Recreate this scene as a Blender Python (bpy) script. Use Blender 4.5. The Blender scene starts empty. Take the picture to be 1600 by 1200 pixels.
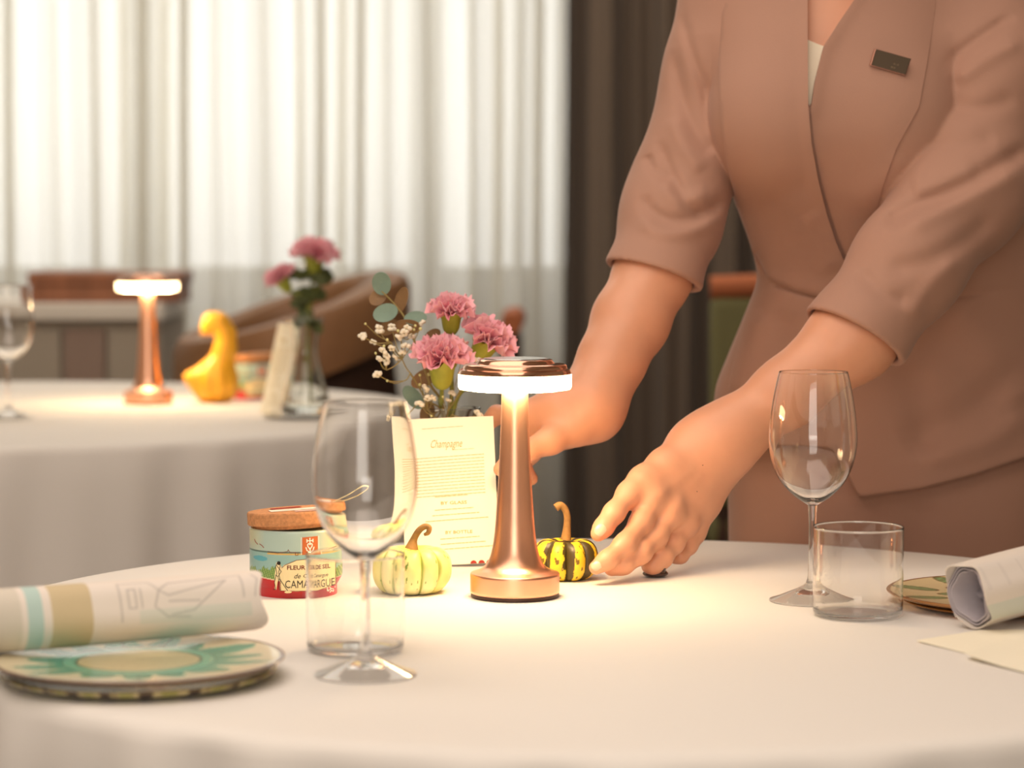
import bpy, bmesh, math, random
import numpy as np
from mathutils import Vector, Matrix, geometry
random.seed(7); rng = np.random.default_rng(7)
SC = bpy.context.scene
COL = SC.collection
PI = math.pi

# ------------------------------------------------------------------ camera
F = 4000.0                        # focal length in pixels of a 1600x1200 frame
CZ = 1.12                         # camera height
TH = math.atan(255 / F)           # tilted slightly down
cam_d = bpy.data.cameras.new('camera'); cam = bpy.data.objects.new('camera', cam_d); COL.objects.link(cam)
cam_d.sensor_width = 36; cam_d.lens = F / 1600 * 36
cam.location = (0, 0, CZ); cam.rotation_euler = (PI / 2 - TH, 0, 0)
cam_d.clip_start = .05; cam_d.clip_end = 60
cam_d.dof.use_dof = True; cam_d.dof.focus_distance = 2.58; cam_d.dof.aperture_fstop = 4.6
SC.camera = cam

# ------------------------------------------------------------------ world, lights, exposure
W = bpy.data.worlds.new('world'); SC.world = W; W.use_nodes = True
bg = W.node_tree.nodes['Background']; bg.inputs[0].default_value = (1.0, .985, .94, 1); bg.inputs[1].default_value = 2.35
SC.view_settings.view_transform = 'Standard'; SC.view_settings.look = 'None'
SC.view_settings.gamma = 1; SC.view_settings.use_curve_mapping = False; SC.view_settings.exposure = 0.0
def area(name, loc, size, power, col, rot=(0, 0, 0)):
    l = bpy.data.lights.new(name, 'AREA'); l.shape = 'RECTANGLE'; l.size, l.size_y = size; l.energy = power; l.color = col
    o = bpy.data.objects.new(name, l); o.location = loc; o.rotation_euler = rot; COL.objects.link(o); return o
area('ceiling_light_over_tables', (-.6, 2.0, 2.84), (2.2, 2.2), 36, (1, .85, .73))  # assumed lamp, unseen, for the warm room light; no fitting is built
area('ceiling_light_over_camera', (-.3, .2, 2.84), (2.4, 1.6), 27, (1, .85, .73))  # assumed likewise, out of view above the camera
area('ceiling_light_far', (-.6, 5.4, 2.84), (2.6, 1.8), 34, (1, .89, .76))  # assumed too, unseen, lights the back of the room
area('window_light_behind_camera', (-.25, -1.5, 1.55), (1.5, 1.7), 30, (1, .93, .84), (PI / 2, 0, 0))  # added for highlights on glass and copper; window assumed, the wall here is solid

# ------------------------------------------------------------------ helpers
def P(px, py, Y):                                   # the point at depth Y that the lens maps to a pixel
    dy = math.cos(TH) + math.sin(TH) * (600 - py) / F
    dz = -math.sin(TH) + math.cos(TH) * (600 - py) / F
    t = Y / dy
    return np.array((t * (px - 800) / F, Y, CZ + t * dz))
def proj(p):
    x, y, z = p[:, 0], p[:, 1], p[:, 2] - CZ
    f = y * math.cos(TH) - z * math.sin(TH); u = y * math.sin(TH) + z * math.cos(TH)
    return 800 + F * x / f, 600 - F * u / f
def on(px, py, z):                                  # the point of a horizontal plane under a pixel
    dy = math.cos(TH) + math.sin(TH) * (600 - py) / F
    dz = -math.sin(TH) + math.cos(TH) * (600 - py) / F
    t = (z - CZ) / dz
    return np.array((t * (px - 800) / F, t * dy, z))
def tag(o, label=None, cat=None, group=None, kind=None):
    if label: o['label'] = label
    if cat: o['category'] = cat
    if group: o['group'] = group
    if kind: o['kind'] = kind
    return o
def empty(name, loc=(0, 0, 0), label=None, cat=None, group=None):
    o = bpy.data.objects.new(name, None); COL.objects.link(o); o.location = [float(v) for v in loc]; o.empty_display_size = .05
    return tag(o, label, cat, group)
def wloc(o):
    v = Vector((0, 0, 0))
    while o: v += o.location; o = o.parent
    return np.array(v)
def mk(name, vf, mat, parent=None, smooth=True, col=None, at=None):
    """one mesh object; vertices come in world coordinates and are stored relative to the parent"""
    v, f = vf; v = np.asarray(v, float).reshape(-1, 3)
    me = bpy.data.meshes.new(name)
    if parent is not None: v = v - wloc(parent)
    elif at is not None: v = v - np.asarray(at, float)
    if isinstance(f, np.ndarray):
        n = f.shape[1]; me.vertices.add(len(v)); me.vertices.foreach_set('co', v.ravel())
        me.loops.add(f.size); me.loops.foreach_set('vertex_index', f.ravel().astype(np.int32))
        me.polygons.add(len(f)); me.polygons.foreach_set('loop_start', np.arange(0, f.size, n, dtype=np.int32))
        me.update(calc_edges=True)
    else:
        me.from_pydata(v.tolist(), [], [tuple(int(i) for i in q) for q in f])
    me.validate()
    if smooth: me.polygons.foreach_set('use_smooth', [True] * len(me.polygons))
    if col is not None:
        a = me.color_attributes.new('Col', 'FLOAT_COLOR', 'POINT')
        c = np.ones((len(v), 4)); c[:, :3] = col; a.data.foreach_set('color', c.ravel())
    if smooth and not isinstance(f, np.ndarray): me.set_sharp_from_angle(angle=math.radians(48))
    me.materials.append(mat)
    o = bpy.data.objects.new(name, me); COL.objects.link(o)
    if parent is not None: o.parent = parent
    elif at is not None: o.location = [float(q) for q in at]
    return o
def copy_tree(o, parent=None):
    c = o.copy(); COL.objects.link(c)
    if parent is not None: c.parent = parent
    for ch in o.children: copy_tree(ch, c)
    return c
def join(*vfs):
    V, Fc, n = [], [], 0
    for v, f in vfs:
        v = np.asarray(v, float).reshape(-1, 3); V.append(v)
        Fc += [tuple(int(i) + n for i in q) for q in f]; n += len(v)
    return np.concatenate(V), Fc
def lathe(prof, n=64, c=(0, 0, 0), caps=True, closed=False):
    prof = np.asarray(prof, float); m = len(prof); a = np.arange(n) * 2 * PI / n
    v = np.zeros((m, n, 3)); v[:, :, 0] = prof[:, 0:1] * np.cos(a); v[:, :, 1] = prof[:, 0:1] * np.sin(a); v[:, :, 2] = prof[:, 1:2]
    v = v.reshape(-1, 3) + np.asarray(c, float); f = []
    for i in range(m if closed else m - 1):
        k = (i + 1) % m
        for j in range(n):
            q = (j + 1) % n; f.append((i * n + j, i * n + q, k * n + q, k * n + j))
    if caps and not closed:
        f.append(tuple(range(n - 1, -1, -1))); f.append(tuple((m - 1) * n + j for j in range(n)))
    return v, f
def dens(prof, step=.0016):
    """splits the long straight runs of a profile so that smooth shading stays flat on them"""
    out = [tuple(prof[0])]
    for a, b in zip(prof, prof[1:]):
        L = math.dist(a, b); k = max(1, min(40, int(L / step))); out += [(a[0] + (b[0] - a[0]) * i / k, a[1] + (b[1] - a[1]) * i / k) for i in range(1, k + 1)]
    return out
def curve_pts(pts, n):
    """Catmull-Rom through rows of any width"""
    p = np.asarray(pts, float); m = len(p); q = np.vstack([2 * p[0] - p[1], p, 2 * p[-1] - p[-2]]); out = []
    for t in np.linspace(0, m - 1, n):
        i = min(int(t), m - 2); s = t - i; a, b, c, d = q[i], q[i + 1], q[i + 2], q[i + 3]
        out.append(.5 * (2 * b + (c - a) * s + (2 * a - 5 * b + 4 * c - d) * s * s + (3 * b - a - 3 * c + d) * s ** 3))
    return np.array(out)
def tube(pts, rad, n=8, k=None):
    p = np.asarray(pts, float); r = np.full(len(p), rad) if np.isscalar(rad) else np.asarray(rad, float)
    if k:
        z = curve_pts(np.column_stack([p, r]), k); p, r = z[:, :3], np.maximum(z[:, 3], 1e-4)
    t = np.gradient(p, axis=0); t /= np.linalg.norm(t, axis=1)[:, None] + 1e-12
    u = np.cross(t[0], (0, 0, 1.)); u = np.array((1., 0, 0)) if np.linalg.norm(u) < 1e-3 else u / np.linalg.norm(u)
    V = []
    for i in range(len(p)):
        u = u - t[i] * np.dot(u, t[i]); u /= np.linalg.norm(u); w = np.cross(t[i], u)
        for j in range(n):
            a = 2 * PI * j / n; V.append(p[i] + r[i] * (u * math.cos(a) + w * math.sin(a)))
    f = [(i * n + j, i * n + (j + 1) % n, (i + 1) * n + (j + 1) % n, (i + 1) * n + j) for i in range(len(p) - 1) for j in range(n)]
    f += [tuple(range(n - 1, -1, -1)), tuple((len(p) - 1) * n + j for j in range(n))]
    return np.array(V), f
def box(lo, hi, bev=0.0):
    lo, hi = np.asarray(lo, float), np.asarray(hi, float)
    bm = bmesh.new(); bmesh.ops.create_cube(bm, size=1)
    for v in bm.verts: v.co = Vector(lo + (np.array(v.co) + .5) * (hi - lo))
    if bev: bmesh.ops.bevel(bm, geom=bm.edges[:], offset=bev, segments=3, affect='EDGES', profile=.6)
    bm.verts.index_update(); r = (np.array([v.co[:] for v in bm.verts]), [tuple(v.index for v in q.verts) for q in bm.faces]); bm.free(); return r
def grid(nu, nv, fn, closed_u=False):
    """quad sheet: fn(u, v) -> point, u, v in 0..1"""
    v = np.array([fn(i / (nu if closed_u else nu - 1), j / (nv - 1)) for i in range(nu) for j in range(nv)])
    f = [(i * nv + j, ((i + 1) % nu) * nv + j, ((i + 1) % nu) * nv + j + 1, i * nv + j + 1) for i in range(nu if closed_u else nu - 1) for j in range(nv - 1)]
    return v, f
def thick(vf, d):
    """gives a sheet real thickness d (vector or scalar along its normals)"""
    v, f = vf; v = np.asarray(v, float); n = len(v)
    if np.isscalar(d):
        nn = np.zeros_like(v)
        for q in f:
            c = np.cross(v[q[1]] - v[q[0]], v[q[2]] - v[q[0]])
            for i in q: nn[i] += c
        nn /= np.linalg.norm(nn, axis=1)[:, None] + 1e-15; d = nn * d
    cnt = {}
    for q in f:
        for a, b in zip(q, q[1:] + q[:1]): cnt[(a, b)] = 1
    side = [(a, b, b + n, a + n) for (a, b) in cnt if (b, a) not in cnt]
    return np.concatenate([v, v + d]), [tuple(reversed(q)) for q in f] + [tuple(i + n for i in q) for q in f] + side
def xform(vf, M):
    v = np.asarray(vf[0], float); M = np.array(M); return v @ M[:3, :3].T + M[:3, 3], vf[1]
def rotz(vf, a, c=(0, 0, 0)):
    v = np.asarray(vf[0], float) - c; s, k = math.sin(a), math.cos(a)
    return np.column_stack([v[:, 0] * k - v[:, 1] * s, v[:, 0] * s + v[:, 1] * k, v[:, 2]]) + c, vf[1]

# ---- signed distance surfaces
def smin(a, b, k):
    h = np.maximum(k - np.abs(a - b), 0) / k; return np.minimum(a, b) - h * h * k * .25
def smax(a, b, k): return -smin(-a, -b, k)
def cap(p, a, b, ra, rb):
    a, b = np.asarray(a, float), np.asarray(b, float); d = b - a; q = p - a
    t = np.clip(q @ d / (d @ d + 1e-12), 0, 1); return np.linalg.norm(q - t[:, None] * d, axis=1) - (ra + (rb - ra) * t)
def ell(p, c, r):
    q = p - np.asarray(c, float); r = np.asarray(r, float)
    k0 = np.linalg.norm(q / r, axis=1); k1 = np.linalg.norm(q / (r * r), axis=1); return k0 * (k0 - 1) / (k1 + 1e-9)
def chain(p, pts, k=.012):
    d = None
    for (a, ra), (b, rb) in zip(pts, pts[1:]):
        e = cap(p, a, b, ra, rb); d = e if d is None else smin(d, e, k)
    return d
def iso(f, lo, hi, h, L=4, margin=1.6):
    """closed surface f = 0 by surface nets on a sparse octree"""
    lo = np.asarray(lo, float); S = h * 2 ** L
    n = np.ceil((np.asarray(hi) - lo) / S).astype(int)
    c = np.stack(np.meshgrid(*[np.arange(k) for k in n], indexing='ij'), -1).reshape(-1, 3)
    off = np.array([(i, j, k) for i in (0, 1) for j in (0, 1) for k in (0, 1)])
    for l in range(L + 1):
        s = h * 2 ** (L - l); d = f(lo + (c + .5) * s); c = c[np.abs(d) < .87 * s * margin + .0005]
        if l < L: c = (c[:, None, :] * 2 + off[None]).reshape(-1, 3)
    M = 1 << 20
    key = lambda q: (q[..., 0].astype(np.int64) * M + q[..., 1]) * M + q[..., 2]
    cc = c[:, None, :] + off[None]; kk = key(cc).ravel(); u, idx, inv = np.unique(kk, return_index=True, return_inverse=True)
    pts = cc.reshape(-1, 3)[idx]; val = f(lo + pts * h)[inv.ravel()].reshape(-1, 8)
    neg = val < 0; act = neg.any(1) & ~neg.all(1); c, val, neg = c[act], val[act], neg[act]
    acc = np.zeros((len(c), 3)); num = np.zeros(len(c))
    for a in range(8):
        for b in range(a + 1, 8):
            if np.abs(off[a] - off[b]).sum() != 1: continue
            m = neg[:, a] != neg[:, b]; t = val[m, a] / (val[m, a] - val[m, b])
            acc[m] += off[a] + (off[b] - off[a]) * t[:, None]; num[m] += 1
    V = lo + (c + acc / num[:, None]) * h
    ck = key(c); order = np.argsort(ck); sk = ck[order]; faces = []
    def find(q):
        k = key(q); i = np.clip(np.searchsorted(sk, k), 0, len(sk) - 1); return np.where(sk[i] == k, order[i], -1)
    E = np.eye(3, dtype=int)
    for a in range(3):
        b, e = (a + 1) % 3, (a + 2) % 3; hi_i = [4, 2, 1][a]
        m = np.where(neg[:, 0] != neg[:, hi_i])[0]
        q = np.column_stack([m, find(c[m] - E[b]), find(c[m] - E[b] - E[e]), find(c[m] - E[e])])
        ok = (q >= 0).all(1); q, s = q[ok], neg[m[ok], 0]
        q[~s] = q[~s][:, ::-1]; faces.append(q)
    return V, np.concatenate(faces)

# ------------------------------------------------------------------ materials
def mat(name, col=(.8, .8, .8), rough=.5, metal=0, attr=False, bump=None, noise=None, emit=None, sss=0, coat=0, sheen=0, spec=.5, aniso=0):
    m = bpy.data.materials.new(name); m.use_nodes = True; nt = m.node_tree; b = nt.nodes['Principled BSDF']
    I = b.inputs; I['Base Color'].default_value = (*col, 1); I['Roughness'].default_value = rough; I['Metallic'].default_value = metal
    I['Specular IOR Level'].default_value = spec
    if sss: I['Subsurface Weight'].default_value = sss; I['Subsurface Radius'].default_value = (1, .35, .2); I['Subsurface Scale'].default_value = .006
    if coat: I['Coat Weight'].default_value = coat; I['Coat Roughness'].default_value = .08
    if sheen: I['Sheen Weight'].default_value = sheen; I['Sheen Roughness'].default_value = .4
    if aniso: I['Anisotropic'].default_value = aniso
    if emit: I['Emission Color'].default_value = (*emit[0], 1); I['Emission Strength'].default_value = emit[1]
    tc = nt.nodes.new('ShaderNodeTexCoord')
    src = None
    if attr:
        a = nt.nodes.new('ShaderNodeAttribute'); a.attribute_name = 'Col'; src = a.outputs['Color']
    if noise:                                    # (scale, amount, stretch)
        t = nt.nodes.new('ShaderNodeTexNoise'); t.inputs['Scale'].default_value = noise[0]; t.inputs['Detail'].default_value = 5
        mp = nt.nodes.new('ShaderNodeMapping'); mp.inputs['Scale'].default_value = noise[2] if len(noise) > 2 else (1, 1, 1)
        nt.links.new(tc.outputs['Object'], mp.inputs[0]); nt.links.new(mp.outputs[0], t.inputs[0])
        r = nt.nodes.new('ShaderNodeMapRange'); r.inputs[1].default_value = .3; r.inputs[2].default_value = .7
        r.inputs[3].default_value = 1 - noise[1]; r.inputs[4].default_value = 1 + noise[1]; nt.links.new(t.outputs[0], r.inputs[0])
        x = nt.nodes.new('ShaderNodeMix'); x.data_type = 'RGBA'; x.blend_type = 'MULTIPLY'; x.inputs[0].default_value = 1
        if src: nt.links.new(src, x.inputs[6])
        else: x.inputs[6].default_value = (*col, 1)
        nt.links.new(r.outputs[0], x.inputs[7]); src = x.outputs[2]
    if src: nt.links.new(src, I['Base Color'])
    if bump:                                     # (scale, strength, distance)
        t = nt.nodes.new('ShaderNodeTexNoise'); t.inputs['Scale'].default_value = bump[0]; t.inputs['Detail'].default_value = 4
        nt.links.new(tc.outputs['Object'], t.inputs[0])
        k = nt.nodes.new('ShaderNodeBump'); k.inputs['Strength'].default_value = bump[1]; k.inputs['Distance'].default_value = bump[2]
        nt.links.new(t.outputs[0], k.inputs['Height']); nt.links.new(k.outputs[0], I['Normal'])
    return m
def glassmat(name, col=(1, 1, 1), ior=1.5, rough=0):
    m = bpy.data.materials.new(name); m.use_nodes = True; nt = m.node_tree; nt.nodes.remove(nt.nodes['Principled BSDF'])
    g = nt.nodes.new('ShaderNodeBsdfGlass'); g.inputs[0].default_value = (*col, 1); g.inputs['IOR'].default_value = ior; g.inputs['Roughness'].default_value = rough
    nt.links.new(g.outputs[0], nt.nodes['Material Output'].inputs[0]); return m
def sheermat(name, col, trans, clear):
    m = bpy.data.materials.new(name); m.use_nodes = True; nt = m.node_tree; nt.nodes.remove(nt.nodes['Principled BSDF'])
    d = nt.nodes.new('ShaderNodeBsdfDiffuse'); d.inputs[0].default_value = (*col, 1)
    t = nt.nodes.new('ShaderNodeBsdfTranslucent'); t.inputs[0].default_value = (*col, 1)
    c = nt.nodes.new('ShaderNodeBsdfTransparent')
    a = nt.nodes.new('ShaderNodeMixShader'); a.inputs[0].default_value = trans; nt.links.new(d.outputs[0], a.inputs[1]); nt.links.new(t.outputs[0], a.inputs[2])
    b = nt.nodes.new('ShaderNodeMixShader'); b.inputs[0].default_value = clear; nt.links.new(a.outputs[0], b.inputs[1]); nt.links.new(c.outputs[0], b.inputs[2])
    nt.links.new(b.outputs[0], nt.nodes['Material Output'].inputs[0]); return m
def S(r, g, b):                                  # sRGB 0-255 -> linear
    return tuple(((c / 255) / 12.92 if c / 255 < .04045 else ((c / 255 + .055) / 1.055) ** 2.4) for c in (r, g, b))
def SA(a):
    a = np.asarray(a, float) / 255; return np.where(a < .04045, a / 12.92, ((a + .055) / 1.055) ** 2.4)

M = dict(
    cloth=mat('white_tablecloth', (.80, .765, .72), .85, bump=(900, .12, .0006), sheen=.1),
    wood=mat('dark_wood', S(70, 44, 30), .4, noise=(6, .3, (1, 1, 8))),
    wall=mat('beige_wall', S(200, 188, 170), .9), ceil=mat('ceiling_paint', S(225, 218, 205), .95),
    carpet=mat('brown_carpet', S(88, 70, 56), .95, noise=(60, .25), bump=(300, .5, .003)),
    frame=mat('window_frame_paint', S(170, 160, 140), .5),
    sheer=sheermat('sheer_voile', (.90, .88, .82), .70, .16),
    drape=mat('taupe_drape', S(124, 108, 94), .9, bump=(500, .2, .001), sheen=.2),
    copper=mat('brushed_copper', (.90, .49, .33), .33, 1),
    copper_cap=mat('polished_copper', (.80, .44, .30), .12, 1),
    rubber=mat('dark_rubber', S(60, 28, 18), .5),
    led=mat('lamp_diffuser', (1, .95, .85), .4, emit=((1, .74, .38), 9)), ledpanel=mat('lamp_led_panel', (1, .95, .85), .4, emit=((1, .70, .36), 68)),
    glass=glassmat('clear_glass'), vglass=glassmat('vase_glass', (.97, .98, .97)),
    cork=mat('cork', S(200, 140, 92), .85, noise=(260, .22), bump=(500, .6, .001)),
    paint=mat('printed_tin', rough=.32, attr=True, coat=.3),
    glaze=mat('glazed_ceramic', rough=.18, attr=True, coat=.5),
    goldglaze=mat('gold_glaze', rough=.22, attr=True, metal=.12, coat=.4),
    rind=mat('pumpkin_rind', rough=.42, attr=True, bump=(160, .25, .0015)),
    stemw=mat('dry_stem', S(150, 112, 62), .7, noise=(120, .3), bump=(200, .5, .001)),
    gourdy=mat('yellow_gourd_rind', S(238, 172, 40), .4, noise=(30, .12), bump=(60, .25, .003)),
    shiny=mat('dark_brown_gloss', S(70, 38, 24), .16, coat=.6, bump=(90, .6, .003)),
    paper=mat('cream_paper', S(250, 243, 222), .8), note=mat('white_sticker', S(240, 228, 212), .7), note2=mat('pink_sticker', S(220, 180, 165), .7),
    ink=mat('ochre_ink', S(196, 168, 96), .8), red=mat('red_ink', S(160, 40, 24), .7), black=mat('black_ink', S(34, 26, 20), .7), brownink=mat('brown_red_ink', S(120, 44, 22), .7),
    white=mat('white_ink', S(250, 244, 230), .6), cream=mat('cream_print', S(246, 228, 176), .6), orange=mat('orange_emblem', S(204, 106, 48), .6), greyink=mat('grey_ink', S(160, 152, 148), .8),
    linen=mat('printed_linen', rough=.9, attr=True, bump=(700, .25, .0008)),
    skin=mat('skin', S(222, 160, 127), .42, sss=.12, bump=(260, .08, .0006), noise=(18, .05)),
    nail=mat('fingernail', S(240, 186, 160), .25),
    suit=mat('mauve_suit_cloth', S(180, 137, 117), .8, bump=(650, .22, .0008), sheen=.12),
    suitin=mat('dark_lining', S(70, 48, 40), .9),
    cami=mat('ivory_satin', S(246, 234, 208), .5), badge=mat('dark_bronze_badge', S(66, 50, 32), .35, metal=.6), mole=mat('mole_brown', S(70, 40, 30), .6), badge_text=mat('badge_engraving', S(112, 92, 66), .5, metal=.3), badge_edge=mat('badge_edge', S(176, 124, 104), .35, metal=.7),
    hair=mat('black_hair', S(26, 20, 18), .45), eye=mat('eye_white', S(235, 230, 225), .2), lip=mat('lip', S(196, 96, 88), .4), shoe=mat('black_shoe', S(24, 20, 20), .3),
    petal=mat('pink_petal', rough=.6, attr=True, sss=.05), calyx=mat('calyx_green', S(170, 174, 60), .5, noise=(60, .15)), stem=mat('flower_stem', S(150, 152, 70), .5),
    leafg=mat('eucalyptus_blue_green', S(128, 152, 136), .6, noise=(50, .12)), leafb=mat('eucalyptus_olive_brown', S(138, 104, 66), .6, noise=(50, .15)),
    bloom=mat('white_blossom', S(246, 236, 214), .7), bud=mat('pale_green_bud', S(222, 216, 150), .6), twig=mat('sprig_stem', S(160, 140, 84), .6),
    leather=mat('brown_leather', S(134, 95, 62), .45, noise=(14, .12)), darkleather=mat('dark_brown_leather', S(58, 32, 22), .5),
    olive=mat('olive_upholstery', S(120, 116, 76), .8), terra=mat('terracotta_cushion', S(190, 110, 70), .8),
    silver=mat('silver_tray', (.62, .6, .57), .18, 1), crate=mat('reddish_brown_wood', S(150, 96, 66), .5, noise=(8, .25, (8, 1, 1))),
    lacquer=mat('white_lacquer', S(232, 224, 212), .35), sidefront=mat('grey_beige_panel', S(176, 164, 148), .6), tanpost=mat('tan_wood', S(172, 110, 74), .5, noise=(6, .2, (8, 8, 1))),
    greenleaf=mat('dark_green_leaf', S(84, 92, 50), .5, noise=(40, .2)), leaf=mat('dry_leaf', S(110, 84, 62), .7), mauvewood=mat('mauve_brown_panel', S(158, 134, 120), .6))

# ------------------------------------------------------------------ the room
RX0, RX1, RY0, RY1, RZ = -3.2, 2.6, -1.6, 7.8, 2.9
def struct(name, vf, m, parent=None, smooth=False, **k):
    o = mk(name, vf, m, parent, smooth, **k)
    if parent is None: o['kind'] = 'structure'
    return o
struct('floor', box((RX0 - .1, RY0 - .1, -.1), (RX1 + .1, RY1 + .2, 0)), M['carpet'])
struct('ceiling', box((RX0 - .1, RY0 - .1, RZ), (RX1 + .1, RY1 + .2, RZ + .1)), M['ceil'])
struct('wall_left', box((RX0 - .1, RY0, 0), (RX0, RY1 + .2, RZ)), M['wall'])
struct('wall_right', box((RX1, RY0, 0), (RX1 + .1, RY1 + .2, RZ)), M['wall'])
struct('wall_front', box((RX0, RY0 - .1, 0), (RX1, RY0, RZ)), M['wall'])
WZ0, WZ1, WX = .93, 2.55, (-3.0, -1.14, -.263, .36)
struct('wall_back', join(box((RX0, RY1, 0), (RX1, RY1 + .2, WZ0)), box((RX0, RY1, WZ1), (RX1, RY1 + .2, RZ)),
       box((RX0, RY1, WZ0), (WX[0], RY1 + .2, WZ1)), box((WX[-1], RY1, WZ0), (RX1, RY1 + .2, WZ1))), M['wall'])
pane_m = sheermat('window_pane', (1, 1, 1), 0, .93)
for i in range(3):
    a, b = WX[i], WX[i + 1]
    w = empty('window_%d' % (i + 1), ((a + b) / 2, RY1 + .1, WZ0)); w['kind'] = 'structure'
    y0, y1, t = RY1 + .06, RY1 + .14, .05
    for lo, hi in (((a, y0, WZ0), (a + t, y1, WZ1)), ((b - t, y0, WZ0), (b, y1, WZ1))): mk('frame_stile', box(lo, hi, .006), M['frame'], w, False)
    for lo, hi in (((a + t, y0, WZ0), (b - t, y1, WZ0 + t)), ((a + t, y0, WZ1 - t), (b - t, y1, WZ1))): mk('frame_rail', box(lo, hi, .006), M['frame'], w, False)
    mk('pane', box((a + t, RY1 + .097, WZ0 + t), (b - t, RY1 + .103, WZ1 - t)), pane_m, w, False)
struct('trim_1', box((WX[0] - .06, RY1 - .09, WZ0 - .04), (WX[-1] + .06, RY1 + .06, WZ0), .008), M['frame'])
struct('baseboard_back', box((RX0, RY1 - .02, 0), (RX1, RY1, .1), .004), M['frame'])

# ------------------------------------------------------------------ curtains
def curtain(name, x0, x1, y, z0, z1, m, amp, waves, n, label, seed, tk=.0012, sf=0.0):
    r = np.random.default_rng(seed); ph = r.uniform(0, 6.28, 3)
    u = np.linspace(0, 1, n); L = x1 - x0
    off = amp * (np.sin(2 * PI * u * L / waves[0] + ph[0] + 1.4 * np.sin(2 * PI * u * L / waves[2])) + .55 * np.sin(2 * PI * u * L / waves[1] + ph[1]) + .5 * np.sin(2 * PI * u * L / waves[2] + ph[2]))
    zs = np.linspace(z0, z1, 7); V = []
    for i in range(n):
        for j, z in enumerate(zs):
            s = (z1 - z) / (z1 - z0); V.append((x0 + L * u[i] + sf * math.sin(2 * (2 * PI * u[i] * L / waves[0] + ph[0] + 1.4 * math.sin(2 * PI * u[i] * L / waves[2]))) + .006 * math.sin(5 * s + u[i] * 40), y + off[i] * (.7 + .3 * s), z))
    f = [(i * 7 + j, (i + 1) * 7 + j, (i + 1) * 7 + j + 1, i * 7 + j + 1) for i in range(n - 1) for j in range(6)]
    o = mk(name, thick((np.array(V), f), np.array((0, tk, 0))) if tk else (np.array(V), f), m); tag(o, label, 'curtain'); return o
curtain('sheer_curtain', -3.15, .2, 7.34, .02, 2.86, M['sheer'], .042, (.165, .061, .53), 1500, 'cream sheer floor-length curtain hanging across the bright window', 3, 0, .027)
curtain('drape', .145, 2.55, 7.12, .02, 2.86, M['drape'], .05, (.15, .07, .5), 500, 'taupe heavy drape hanging beside the sheer curtain behind the person', 5)
rod = empty('curtain_rod', (-.3, 7.3, 2.85), 'metal curtain rail under the ceiling over sheer curtain', 'curtain rail')
mk('rail', tube([(-3.15, 7.33, 2.875), (2.55, 7.33, 2.875)], .012, 10), M['silver'], rod); mk('rail', tube([(-3.15, 7.1, 2.875), (2.55, 7.1, 2.875)], .012, 10), M['silver'], rod)

# ------------------------------------------------------------------ tables with cloths
def table(c, R, top, label, clabel, seed, nf):
    t = empty('dining_table', (c[0], c[1], 0), label, 'table', 'round dining tables')
    p = lambda q: lathe(q, 64, (c[0], c[1], 0))
    mk('table_top', p([(0.001, top - .032), (R - .022, top - .032), (R - .017, top - .026), (R - .017, top - .009), (R - .022, top - .004), (.001, top - .004)]), M['wood'], t, False)
    mk('column', p([(.05, .05), (.04, .12), (.04, top - .07), (.12, top - .033)]), M['wood'], t)
    mk('foot', p([(.30, .002), (.30, .02), (.06, .055)]), M['wood'], t)
    r = np.random.default_rng(seed); ph = r.uniform(0, 6.28, 4); n = 360
    prof = [(R * k, 0, 0) for k in (.02, .3, .6, .8, .9, .96)] + [(R - .010, -.0005, 0), (R - .004, -.003, .03), (R, -.008, .08), (R + .002, -.016, .15)]
    prof += [(R + .004 + .012 * s, -.016 - s * (top - .14), .15 + .85 * s ** .6) for s in np.linspace(.06, 1, 12)]
    V = []
    for (rr, dz, k) in prof:
        for j in range(n):
            a = 2 * PI * j / n
            w = .5 * math.sin(nf * a + ph[0] + 1.3 * math.sin(3 * a + ph[1])) + .35 * math.sin((nf * 2 - 9) * a + ph[2]) + .25 * math.sin(7 * a + ph[3])
            q = rr + k * .026 * (w + .45); V.append((c[0] + q * math.cos(a), c[1] + q * math.sin(a), top + dz))
    m = len(prof); f = [(i * n + j, (i + 1) * n + j, (i + 1) * n + (j + 1) % n, i * n + (j + 1) % n) for i in range(m - 1) for j in range(n)]
    f.append(tuple(range(n)))
    o = mk('tablecloth', thick((np.array(V), f), .0015 * 0 + np.array((0, 0, -.0016))), M['cloth'], at=(c[0], c[1], top)); tag(o, clabel, 'tablecloth', 'white floor-length tablecloths')
    return t
T1 = .75; T2 = .789
table((.087, 2.37), .612, T1, 'round table under white cloth that the person leans over', 'white tablecloth with the striped pumpkin and both rolled napkins on it', 1, 26)
table((-.95, 4.5), .80, T2, 'round table behind, under the white cloth with the yellow gourd', 'white tablecloth hanging in folds, with the yellow gourd on it', 2, 27)

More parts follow.
